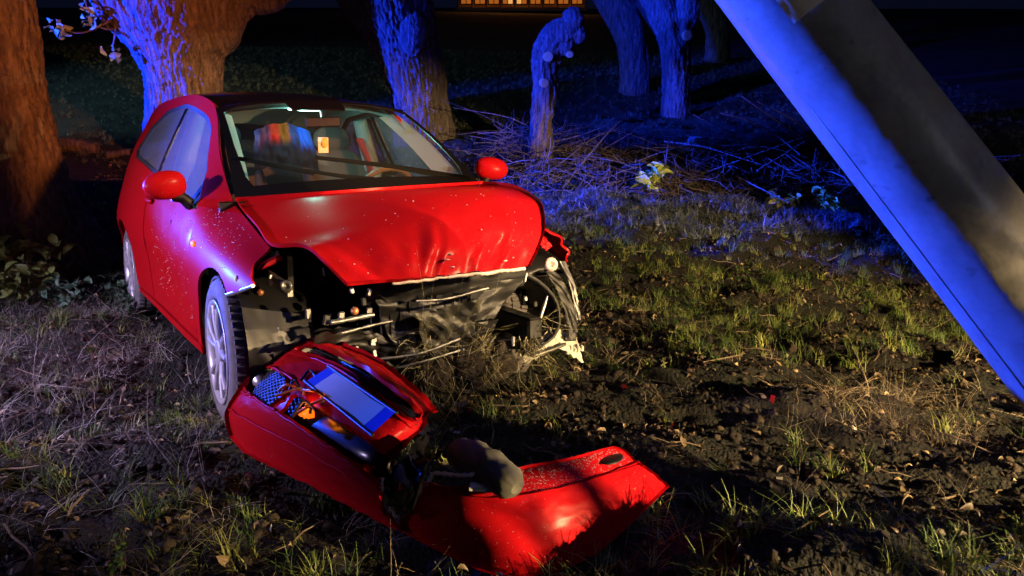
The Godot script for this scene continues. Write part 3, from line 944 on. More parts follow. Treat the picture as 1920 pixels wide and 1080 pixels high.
# ---------------------------------------------------------------- leaning pole
func pole() -> void:
	var a: Vector3 = Vector3(0.7275, 0.0327, -2.1190)
	var b: Vector3 = Vector3(1.4417, -0.8955, -1.6534)
	var d := (b - a).normalized()
	var top := a - d * 1.6
	var k := 0.0
	var foot := b
	while foot.y > ground_y(foot.x, foot.z) - 0.2 and k < 4.0:
		foot += d * 0.05; k += 0.05
	var t := thing("leaning_pole", "thick grey pole leaning steeply across the right side, blue lit edge", "pole", foot)
	var m := mat("pole_paint", 1, 1, 1, 0.42)
	var nz := noise(0.012, 91, 4)
	var nf := noise(0.06, 92, 3)
	m.albedo_texture = image(512, 512, func(x, y):
		var g := 0.25 + nz.get_noise_2d(x, y * 0.6) * 0.10 + nf.get_noise_2d(x, y) * 0.05
		var spot := smoothstep(0.60, 0.66, nf.get_noise_2d(x * 0.35 + 300, y * 0.35))
		g = lerpf(g, 0.05, spot * 0.8)
		return lin(g, g * 0.99, g * 0.95))
	m.uv1_triplanar = true; m.uv1_scale = Vector3(1.4, 1.4, 1.4)
	m.normal_enabled = true; m.normal_texture = bump_tex(256, 0.02, 93, 3.0); m.normal_scale = 0.5
	var pts := []; var rad := []
	var n := 60
	for i in n:
		pts.append(top.lerp(foot, float(i) / (n - 1)) - foot); rad.append(0.142 + 0.006 * i / n)
	var mb := MB.new()
	mb.tube(pts, rad, 72, true, func(ang, j):
		var q := Vector3(cos(ang), sin(ang), j * 0.09)
		var flat := pow(absf(sin(ang * 4.0)), 0.6) * -0.012
		return 1.0 + flat + n_lo.get_noise_3dv(q * 2.0) * 0.02)
	obj("shaft", mb, m, t)
	# a pale label wrapped round part of the shaft, facing the road
	var to_cam := (-a).normalized()
	var x := (to_cam - d * to_cam.dot(d)).normalized()
	var y := d.cross(x)
	var tm := mat("label_paper", 0.85, 0.74, 0.56, 0.7)
	mb = MB.new()
	var p0: Vector3 = Vector3(0.7415, 0.0196, -2.1142)
	var s0 := d * (p0 - a).dot(d) + a - foot
	mb.grid(13, 12, func(i, j):
		var ang := deg_to_rad(-33.0 + 42.0 * i / 12.0)
		return s0 + d * (-0.14 + 0.20 * j / 11.0) + (x * cos(ang) + y * sin(ang)) * (0.1485 + 0.0015 * sin(i * 2.0 + j)))
	obj("paper_label", mb, tm, t)
	mb = MB.new()
	for i in 1:
		var ang := deg_to_rad(50.0)
		var off := (x * cos(ang) + y * sin(ang))
		mb.tube([s0 + d * 0.25 + off * 0.141, s0 + d * 0.8 + off * 0.1425, s0 + d * 1.5 + off * 0.143], [0.004, 0.006, 0.006], 6)
	obj("seam", mb, m, t)
	# something pale beyond it at the right edge
	var e := root_at(Vector3(4.3602, -1.3229, -6.4675))
	var pl := MB.new()
	pl.box(Vector3(0.15, 0.07, 0), Vector3(0.9, 0.07, 0.16), Basis(Vector3.UP, 0.3), 0.01)
	var ob := obj("plank", pl, M.white_plastic, self)
	ob.position = e
	tag(ob, "pale plank on the ground at the right edge behind the pole", "plank")

# ---------------------------------------------------------------- brushwood
func brush() -> void:
	var r := RandomNumberGenerator.new(); r.seed = 77
	var o := root_at(Vector3(2.1793, -1.7994, -8.2159))
	var t := thing("brushwood_pile", "heap of cut bare willow branches behind the ditch", "branches", o)
	# long rods: from, over, to (measured places)
	for q in [[Vector3(0.4375, -1.7838, -7.5874), Vector3(0.8357, -1.4357, -8.1573), Vector3(1.2140, -1.1136, -8.5139), Vector3(1.4638, -1.1182, -8.7788)], [Vector3(0.2176, -1.6362, -7.5969), Vector3(0.5793, -1.4976, -8.1795), Vector3(0.9803, -1.3248, -8.7452), Vector3(1.5184, -1.2491, -9.0738)], [Vector3(1.6485, -1.3051, -8.2366), Vector3(2.0390, -1.3311, -8.0457), Vector3(2.4693, -1.4508, -7.9242), Vector3(2.9837, -1.5842, -7.7451)],
			[Vector3(1.7434, -1.3168, -8.4214), Vector3(1.6459, -1.4139, -8.0331), Vector3(1.6465, -1.5853, -8.0330)], [Vector3(2.5512, -1.5380, -7.7930), Vector3(2.8475, -1.3909, -7.9026), Vector3(3.0986, -1.2712, -8.0224)], [Vector3(2.2962, -1.5675, -7.6634), Vector3(2.4933, -1.6456, -7.3908), Vector3(2.6720, -1.7147, -7.1148)],
			[Vector3(2.5062, -1.1299, -9.2671), Vector3(2.7217, -1.1632, -8.8928), Vector3(2.9191, -1.2602, -8.5135), Vector3(3.0655, -1.4142, -8.0351)], [Vector3(2.7809, -0.9426, -9.3971), Vector3(2.9706, -1.1056, -8.9183), Vector3(3.1846, -1.2752, -8.4177)], [Vector3(3.0246, -1.0202, -9.5316), Vector3(3.2619, -1.1501, -9.0288), Vector3(3.4154, -1.3238, -8.5425)], [Vector3(2.1586, -1.1341, -9.1488), Vector3(2.4847, -1.3104, -8.6502), Vector3(2.6698, -1.5549, -8.1751)]]:
		var mb := MB.new()
		var p := loc(smooth_path(q, 14), o)
		var rd := []
		for k in p.size(): rd.append(0.011 - 0.007 * k / p.size())
		mb.tube(p, rd, 6)
		obj("branch", mb, M.bark, t)
	for k in 64:
		var x := r.randf_range(0.1, 4.4)
		var z := r.randf_range(-9.2, -7.7)
		var a := Vector3(x, ground_y(x, z) + r.randf_range(0.0, 0.22), z)
		var ang := r.randf_range(-0.5, 0.6) + (PI if r.randf() < 0.4 else 0.0)
		var ln := r.randf_range(0.5, 1.5)
		var d := Vector3(cos(ang), r.randf_range(0.0, 0.45), sin(ang) * 0.6) * ln
		var b := a + d
		b.y = maxf(b.y, ground_y(b.x, b.z) + 0.03)
		var m := (a + b) / 2 + Vector3(r.randf_range(-.1, .1), r.randf_range(-0.02, 0.16), r.randf_range(-.1, .1))
		var mb := MB.new()
		var r0 := r.randf_range(0.003, 0.009)
		mb.tube(loc(smooth_path([a, m, b], 8), o), [r0, r0, r0 * .9, r0 * .85, r0 * .75, r0 * .6, r0 * .5, r0 * .3], 5)
		obj("branch", mb, M.bark, t)
	var tm := MB.new()
	tm.tube([Vector3(-0.5, 0, 0), Vector3(-0.2, 0.06, 0.05), Vector3(0.1, 0.08, 0.0), Vector3(0.5, 0.0, 0.1)], [0.007, 0.007, 0.006, 0.003], 4, false)
	tm.tube([Vector3(-0.1, 0.06, 0.02), Vector3(0.1, 0.2, 0.1), Vector3(0.2, 0.36, 0.1)], [0.006, 0.005, 0.003], 4, false)
	var xf := []; var cols := []
	for k in 1300:
		var x := r.randf_range(-0.2, 4.8)
		var z := r.randf_range(-9.6, -7.55)
		var b := Basis(Vector3.UP, r.randf() * TAU) * Basis(Vector3.BACK, r.randf_range(-0.5, 0.6))
		xf.append(Transform3D(b.scaled(Vector3.ONE * r.randf_range(0.2, 0.75)), Vector3(x, ground_y(x, z) + r.randf_range(0.0, 0.30) * r.randf(), z) - o))
		cols.append(Color(0.15, 0.11, 0.08) * r.randf_range(0.3, 1.3))
	var mt := mat("twig_bark", 1, 1, 1, 0.9)
	mt.vertex_color_use_as_albedo = true
	stuff("twigs", "", "", tm.mesh(), mt, xf, cols, t)
	# a bare bush on the bank to the right: its twigs shade the bonnet and the bumper
	o = root_at(Vector3(2.55, 0, -0.85))
	t = thing("bare_bush", "bare leafless bush on the bank in front of the pole", "bush", o)
	for k in 16:
		var mb := MB.new()
		var a := Vector3(r.randf_range(-.25, .25), -0.05, r.randf_range(-.25, .25))
		var b := a * 2.2 + Vector3(0, r.randf_range(0.5, 1.1), 0)
		mb.tube(smooth_path([a, a.lerp(b, 0.5) + Vector3(r.randf_range(-.06, .06), 0, r.randf_range(-.06, .06)), b], 10), [.008, .008, .0075, .007, .0065, .006, .005, .004, .003, .002], 5)
		for j in 5:
			var s := a.lerp(b, r.randf_range(0.3, 0.9))
			mb.tube([s, s + Vector3(r.randf_range(-.12, .12), 0.15, r.randf_range(-.12, .12)), s + Vector3(r.randf_range(-.2, .2), 0.3, r.randf_range(-.2, .2))], [.004, .003, .002], 4)
		obj("branch", mb, M.bark, t)

# ---------------------------------------------------------------- the car
const DLO := [Vector2(-.50, .842), Vector2(-.62, .868), Vector2(-.80, .897), Vector2(-1.25, .945), Vector2(-1.70, 1.0), Vector2(-2.10, 1.045), Vector2(-2.40, 1.075), Vector2(-2.46, 1.12), Vector2(-2.30, 1.26), Vector2(-2.0, 1.355), Vector2(-1.6, 1.377), Vector2(-1.21, 1.322), Vector2(-.97, 1.225), Vector2(-.72, 1.025), Vector2(-.56, .895)]

func grown(p: PackedVector2Array, d: float) -> PackedVector2Array:
	return Geometry2D.offset_polygon(p, d, Geometry2D.JOIN_ROUND)[0]

func side_panels(t: Node3D, s: float) -> void:
	var fl := s > 0
	var f := side_map(s)
	var red: Material = M.red_paint
	# front wing
	var o := [Vector2(-.387, 15), Vector2(-.2, 15), Vector2(0, 15), Vector2(.15, 15)]
	if s < 0: o += [Vector2(.256, 14.98), Vector2(.285, .735), Vector2(.315, .70), Vector2(.36, .662), Vector2(.405, .642), Vector2(.30, .605)]
	else: o += [Vector2(.20, 14.7), Vector2(.25, .69), Vector2(.27, .62)]
	o += arch(0, .31, .345, 52, 172, 18)
	o += [Vector2(-.352, .22), Vector2(-.43, .22), Vector2(-.436, .45), Vector2(-.44, .66), Vector2(-.44, .858)]
	var fm := f
	if s > 0:   # pushed out and buckled
		fm = func(p: Vector2) -> Vector3:
			var q: Vector3 = f.call(p)
			var k := smoothstep(-0.25, 0.3, p.x)
			return q + Vector3(0.03 * k + n_fold.get_noise_2d(p.x * 5, p.y * 6) * 0.05 * k, 0.02 * k, -0.02 * k)
	obj("front_wing", panel(side_poly(o), [], fm, .022, .012, fl), red, t)
	# door with its skin crease
	o = [Vector2(-.447, .858), Vector2(-.447, .60), Vector2(-.442, .40), Vector2(-.46, .262), Vector2(-1.60, .262), Vector2(-1.632, .40), Vector2(-1.645, .70), Vector2(-1.655, .972), Vector2(-1.25, .922), Vector2(-.80, .874), Vector2(-.60, .846)]
	var door := obj("door", panel(side_poly(o), [], func(p: Vector2) -> Vector3:
		var q: Vector3 = f.call(p)
		var w := smoothstep(0.0, 0.03, p.x + 1.64) * smoothstep(0.0, 0.03, -0.45 - p.x)
		return q - Vector3(s * (0.004 * (1 - w) + 0.004 * n_fold.get_noise_2d(p.x * 3, p.y * 9)), 0, 0), .028, .012, fl), red, t)
	var h := MB.new()
	var hp: Vector3 = f.call(Vector2(-1.50, vof(-1.5, .84) * VK))
	h.blob(hp + Vector3(s * .014, 0, 0), Vector3(.016, .018, .10), Basis.IDENTITY, 14, 10)
	obj("handle", h, red, door)
	# sill
	o = [Vector2(-.36, .208), Vector2(-.36, .25), Vector2(-.46, .25), Vector2(-1.6, .25), Vector2(-2.10, .25), Vector2(-2.16, .22)]
	obj("sill", panel(side_poly(o), [], side_map(s, -0.006), .03, .02, fl), red, t)
	# rear quarter and roof rail in one pressing
	var dl := side_poly(DLO)
	o = [Vector2(-.393, 15), Vector2(-.56, 15), Vector2(-.72, 15), Vector2(-.9, 15), Vector2(-1.07, 15), Vector2(-1.3, 15), Vector2(-1.65, 15), Vector2(-2.2, 15), Vector2(-2.5, 15), Vector2(-2.75, 15), Vector2(-2.88, 15), Vector2(-2.935, 1.0), Vector2(-2.94, .7), Vector2(-2.92, .4)]
	o += [Vector2(-2.87, .31)]
	o += arch(-2.51, .31, .345, 0, 0, 0) if false else []
	var ar := arch(-2.51, .31, .345, 178, 12, 18)
	o += ar
	o += [Vector2(-2.15, .258), Vector2(-1.608, .258), Vector2(-1.64, .40), Vector2(-1.653, .70), Vector2(-1.663, .978), Vector2(-1.25, .928), Vector2(-.80, .880), Vector2(-.58, .850), Vector2(-.44, .83)]
	obj("body_side", panel(side_poly(o), [grown(dl, .004)], f, .026, .014, fl), red, t)
	# black rubber round the glass, the pillar between the panes, the panes
	var ring := grown(dl, .006)
	var inner := grown(dl, -.006)
	obj("window_seal", panel(ring, [inner], side_map(s, .004), .018, .01, fl), M.rubber, t)
	var front := Geometry2D.intersect_polygons(inner, poly2([Vector2(-1.555, 0), Vector2(-.672, 0), Vector2(-.672, 2), Vector2(-1.505, 2)]))[0]
	var rear := Geometry2D.intersect_polygons(inner, poly2([Vector2(-3, 0), Vector2(-1.60, 0), Vector2(-1.55, 2), Vector2(-3, 2)]))[0]
	var small := Geometry2D.intersect_polygons(inner, poly2([Vector2(-.635, 0), Vector2(-.2, 0), Vector2(-.2, 2), Vector2(-.635, 2)]))[0]
	for g in [front, rear, small]:
		obj("window", panel(g, [], side_map(s, .012), .04, 0, fl), M.fogged_glass, t)
	for g in [poly2([Vector2(-1.60, .80), Vector2(-1.55, .80), Vector2(-1.50, 1.0), Vector2(-1.55, 1.0)])]:
		var g2 := Geometry2D.intersect_polygons(inner, poly2([Vector2(-1.603, 0), Vector2(-1.552, 0), Vector2(-1.502, 2), Vector2(-1.547, 2)]))[0]
		obj("window_pillar", panel(g2, [], side_map(s, .008), .02, .01, fl), M.black_paint, t)
	var g3 := Geometry2D.intersect_polygons(inner, poly2([Vector2(-.672, 0), Vector2(-.635, 0), Vector2(-.635, 2), Vector2(-.672, 2)]))[0]
	obj("window_divider", panel(g3, [], side_map(s, .008), .02, .01, fl), M.black_plastic, t)
	# inside trim
	var ot := [Vector2(-.45, 14.97), Vector2(-.72, 14.97), Vector2(-1.07, 14.97), Vector2(-1.65, 14.97), Vector2(-2.5, 14.97), Vector2(-2.7, 1.1), Vector2(-2.7, .35), Vector2(-1.65, .3), Vector2(-.46, .3), Vector2(-.46, .8)]
	obj("inside_trim", panel(side_poly(ot), [grown(dl, .004)], side_map(s, .035), .05, 0, fl), M.trim_pale, t)
	# mirror
	var mt: Vector3 = Vector3(s * .875, .962, -.60) if s < 0 else Vector3(0.9099, 1.0499, -0.6147)
	var mb := MB.new()
	mb.blob(mt, Vector3(.098, .066, .062), Basis(Vector3.UP, s * -0.25) * Basis(Vector3.BACK, s * -0.12), 26, 18, func(d): return pow(pow(absf(d.x), 2.7) + pow(absf(d.y), 2.7) + pow(absf(d.z), 2.2), -0.38) * (1.0 - 0.45 * maxf(0, -d.z) - 0.14 * maxf(0, d.x * s) * absf(d.y)))
	var mirror := obj("door_mirror", mb, red, t)
	mb = MB.new()
	mb.tube([Vector3(s * .765, .872, -.60), Vector3(s * .80, .905, -.60), mt + Vector3(s * -.03, -.05, 0)], [.03, .026, .024], 12)
	obj("mirror_arm", mb, M.black_plastic, mirror)
	mb = MB.new()
	mb.blob(mt + Vector3(0, .004, -.052), Vector3(.082, .052, .012), Basis(Vector3.UP, s * -0.25), 22, 10)
	obj("mirror_glass", mb, M.silver, mirror)
	# side repeater
	mb = MB.new()
	var rp: Vector3 = f.call(Vector2(-.36, vof(-.36, .715) * VK))
	mb.blob(rp + Vector3(s * .003, 0, 0), Vector3(.010, .014, .026), Basis.IDENTITY, 14, 8)
	var am: Material = M.get("amber_glow")
	obj("indicator_lamp", mb, am if s < 0 else M.copper, t)

func wheel(t: Node3D, at: Vector3, s: float, turn: float) -> void:
	var bs := Basis(Vector3.UP, turn)
	var ax := bs * Vector3(s, 0, 0)
	var mb := MB.new()
	mb.lathe([Vector2(.205, -.19), Vector2(.25, -.195), Vector2(.292, -.175), Vector2(.306, -.15), Vector2(.309, -.09), Vector2(.306, -.03), Vector2(.292, -.005), Vector2(.268, .006), Vector2(.235, .004), Vector2(.210, -.012)], at, ax, 64, true)
	var w := obj("wheel", mb, M.tyre, t)
	# tread blocks
	var tb := MB.new()
	for k in 56:
		var a := TAU * k / 56
		var r := Vector3(0, cos(a), sin(a))
		for j in 4:
			var p := at + bs * (Vector3(s * (-.028 - .042 * j), 0, 0) + r.rotated(Vector3.RIGHT, .02 * (j % 2)) * .3085)
			tb.box(p, Vector3(.034, .012, .022), bs * Basis(Vector3.RIGHT, a), .002)
	var tr := obj("tread", tb, M.tyre, w)
	tr.set_meta("kind", "stuff")
	mb = MB.new()
	mb.lathe([Vector2(.19, -.16), Vector2(.20, -.05), Vector2(.208, -.015), Vector2(.218, .002), Vector2(.214, .008), Vector2(.200, .002), Vector2(.188, -.02), Vector2(.185, -.05), Vector2(.178, -.16)], at, ax, 64)
	mb.lathe([Vector2(.062, -.05), Vector2(.06, -.004), Vector2(.045, .004), Vector2(.03, .006), Vector2(.0, .006)], at, ax, 24)
	var rim := obj("rim", mb, M.alloy, w)
	for k in 10:
		var sp := MB.new()
		var a := TAU * (k / 2) / 5.0 + (0.13 if k % 2 else -0.13)
		var a2 := TAU * (k / 2) / 5.0 + (0.24 if k % 2 else -0.24)
		var p := at + bs * Vector3(s * -.012, cos(a) * .05, sin(a) * .05)
		var q := at + bs * Vector3(s * -.002, cos(a2) * .192, sin(a2) * .192)
		sp.tube([p, p.lerp(q, .5) + ax * .006, q], [.015, .0125, .015], 8)
		obj("spoke", sp, M.alloy, w)
	mb = MB.new()
	mb.lathe([Vector2(0, -.07), Vector2(.13, -.07), Vector2(.135, -.08), Vector2(.135, -.095), Vector2(0, -.095)], at, ax, 32)
	obj("brake_disc", mb, M.dark_metal, w)

func strip(pts: Array, w: Vector3, th: float, n := 20, crumple := 0.0, seed_ := 0.0) -> MB:
	# a bent ribbon of sheet metal: centre line pts, half width vector w
	var mb := MB.new()
	var p := smooth_path(pts, n)
	var nn: Vector3 = ((p[-1] - p[0]) as Vector3).cross(w).normalized()
	for side in [0.0, 1.0]:
		mb.grid(n, 7, func(i, j):
			var k: Vector3 = p[i] + w * (j / 3.0 - 1.0)
			return k + nn * (n_fold.get_noise_2d(i * 0.45 + seed_, j * 0.7) * crumple - side * th))
	return mb

func car() -> void:
	var am := mat("amber_glow", 0.8, 0.3, 0.05, 0.3)
	am.emission_enabled = true; am.emission = Color(1.0, 0.42, 0.06); am.emission_energy_multiplier = 1.8
	var ty := mat("tyre", 0.045, 0.043, 0.042, 0.85)
	var ny := noise(0.05, 15, 3)
	ty.albedo_texture = image(128, 128, func(x, y):
		var k := clampf(0.5 + ny.get_noise_2d(x, y) * 0.9, 0, 1)
		return lin(0.6 + 0.4 * k, 0.6 + 0.4 * k, 0.6 + 0.4 * k))
	ty.albedo_color = lin(0.17, 0.155, 0.15)
	ty.uv1_triplanar = true; ty.uv1_scale = Vector3(3, 3, 3)
	mat("alloy", 0.50, 0.49, 0.50, 0.38, 0.35)
	var t := thing("red_hatchback", "red three-door hatchback with black roof, crumpled bonnet and torn-off front bumper", "car")
	t.transform = carx
	side_panels(t, -1.0)
	side_panels(t, 1.0)
	# bonnet
	var bonnet := obj("bonnet", panel(poly2([Vector2(0.0, 0.0), Vector2(1, 0), Vector2(2, 0), Vector2(3, 0), Vector2(4, 0), Vector2(4, 1.5), Vector2(4, 3), Vector2(4, 4), Vector2(4, 6), Vector2(3, 6), Vector2(2, 6), Vector2(1, 6), Vector2(0, 6), Vector2(0, 5), Vector2(0, 4), Vector2(0, 3), Vector2(0, 1.5)]), [], hood_point, .085, .016), M.red_paint, t)
	# bare metal and chips along the torn front edge
	for e in [[0.75, 2.0, .006], [2.0, 3.9, .008]]:
		var mb := MB.new()
		var p := []; var rd := []
		for k in 30:
			var u: float = lerpf(e[0], e[1], k / 29.0)
			p.append(hood_point(Vector2(u, 6.0)) + Vector3(0, -.006, .002)); rd.append(float(e[2]) * (0.7 + 0.5 * absf(sin(k * 1.7))))
		mb.tube(p, rd, 6)
		obj("torn_edge", mb, M.torn_edge, bonnet)
	for e in [[1.90, 5.55, .010], [2.0, 5.35, .007], [2.1, 5.75, .007], [3.35, 5.7, .011], [3.5, 5.55, .007], [2.6, 4.4, .006], [1.3, 3.6, .004], [2.5, 3.0, .004]]:
		var mb := MB.new()
		mb.blob(hood_point(Vector2(e[0], e[1])) + Vector3(0, .002, .003), Vector3(e[2] * 1.6, e[2] * .28, e[2] * .8), Basis(Vector3.UP, e[0] * 3), 8, 6)
		obj("chip", mb, M.torn_edge, bonnet)
	# drops and specks of mud on the panels
	var sm := mat("pale_speck", 0.6, 0.5, 0.5, 0.25)
	var sp := MB.new()
	sp.blob(Vector3.ZERO, Vector3(1, .7, 1), Basis.IDENTITY, 7, 4)
	var sx := []; var sc := []
	var sr := RandomNumberGenerator.new(); sr.seed = 15
	for k in 380:
		var q: Vector3
		if k % 8 == 0: q = hood_point(Vector2(sr.randf_range(.2, 3.8), sr.randf_range(.3, 5.6)))
		elif k % 2 == 1: q = side_map(-1.0).call(Vector2(sr.randf_range(-1.4, -.46), sr.randf_range(1.4, 3.9) * VK))
		else: q = side_map(-1.0).call(Vector2(sr.randf_range(-.42, .15), sr.randf_range(3.45, 4.8) * VK))
		sx.append(Transform3D(Basis.IDENTITY.scaled(Vector3.ONE * sr.randf_range(.0012, .0034)), q)); sc.append(Color.WHITE)
	stuff("drops", "", "", sp.mesh(), sm, sx, sc, t)
	# windscreen, its black border, roof
	var rim_o := poly2([Vector2(0, 0), Vector2(1, 0), Vector2(2, 0), Vector2(3, 0), Vector2(4, 0), Vector2(4, 2), Vector2(4, 4), Vector2(3, 4), Vector2(2, 4), Vector2(1, 4), Vector2(0, 4), Vector2(0, 2)])
	var open_ := poly2([Vector2(.34, .40), Vector2(.24, .75), Vector2(.16, 2.0), Vector2(.13, 3.70), Vector2(.4, 3.86), Vector2(1.35, 3.86), Vector2(1.4, 3.45), Vector2(2.35, 3.45), Vector2(2.4, 3.86), Vector2(3.6, 3.86), Vector2(3.88, 3.70), Vector2(3.88, 2.0), Vector2(3.86, .75), Vector2(3.75, .30), Vector2(3, .34), Vector2(2, .38), Vector2(1, .40)])
	var ws := obj("windscreen", panel(open_, [], screen_point, .12, 0), M.glass, t)
	obj("border", panel(rim_o, [open_], screen_point, .09, .006), M.frit, ws)
	obj("roof", panel(poly2([Vector2(0, 0), Vector2(1, 0), Vector2(2, 0), Vector2(3, 0), Vector2(4, 0), Vector2(4, 6), Vector2(2, 6), Vector2(0, 6)]), [], roof_point, .15, .0), M.black_paint, t)
	# cowl grille
	var mb := MB.new()
	mb.grid(25, 4, func(i, j):
		var q: Vector3 = spline(WB, i / 6.0)
		var r: Vector3 = spline([HL[0], HQ1[0], HC[0], HQ3[0], HR[0]], i / 6.0)
		return q.lerp(r, j / 3.0) + Vector3(0, -.010 - .014 * sin(j / 3.0 * PI), 0.01 * j))
	obj("cowl", mb, M.black_plastic, t)
	# wipers
	for q in [[Vector3(-0.5398, 1.0885, -0.5977), Vector3(-0.3744, 1.0560, -0.5321), Vector3(-0.2104, 1.0225, -0.4725), Vector3(-0.2887, 1.0401, -0.4752), Vector3(-0.0960, 1.0115, -0.4143), Vector3(0.2361, 0.9804, -0.3817)], [Vector3(-0.1664, 1.0992, -0.5912), Vector3(0.2041, 1.0616, -0.5048), Vector3(0.5950, 1.0073, -0.3981), Vector3(0.1141, 1.0745, -0.5046), Vector3(0.3732, 1.0263, -0.4083), Vector3(0.6198, 0.9964, -0.3829)]]:
		mb = MB.new()
		mb.tube([q[0], q[1], q[2]], [.010, .012, .011], 8)
		var w := obj("wiper", mb, M.wiper_black, t)
		mb = MB.new()
		mb.tube([q[3], q[4], q[5]], [.008, .010, .013], 8)
		obj("wiper_arm", mb, M.wiper_black, w)
	# tail end
	mb = MB.new()
	for row in [[.30, 1.06]]:
		mb.grid(13, 9, func(i, j):
			var y := lerpf(row[0], row[1], j / 8.0)
			var e := side2(-2.935, vof(-2.935, y))
			var u: float = i / 6.0 - 1.0
			return Vector3(u * e.x, y, -2.935 - 0.12 * (1 - u * u) - 0.05 * sin(j / 8.0 * PI)))
	obj("tailgate", mb, M.red_paint, t)
	mb = MB.new()
	mb.grid(9, 5, func(i, j):
		var u: float = i / 4.0 - 1.0
		return Vector3(u * lerpf(.64, .55, j / 4.0), lerpf(1.07, 1.39, j / 4.0), lerpf(-2.94, -2.80, j / 4.0) - 0.10 * (1 - u * u)))
	obj("rear_window", mb, M.fogged_glass, t)
	# wheels
	wheel(t, Vector3(-.806, .305, 0), -1, -0.05)
	wheel(t, Vector3(-.806, .305, -2.51), -1, 0)
	wheel(t, Vector3(.72, .305, -.02), 1, -0.3)
	wheel(t, Vector3(.80, .305, -2.51), 1, 0)
	for s in [-1, 1]:
		for z in [0.0, -2.51]:
			mb = MB.new()
			mb.grid(25, 3, func(i, j):
				var a: float = lerpf(-0.35, PI + .3, i / 24.0)
				return Vector3(s * (.52 + .13 * j + (.0 if j < 2 else -.005)), .31 + sin(a) * .362, z + cos(a) * .362) if not (s > 0 and z > -1 and i < 7) else Vector3(s * (.52 + .13 * j), .60, z + .2))
			obj("wheel_arch_liner", mb, M.black_plastic, t)
	cabin(t)
	front_end(t)

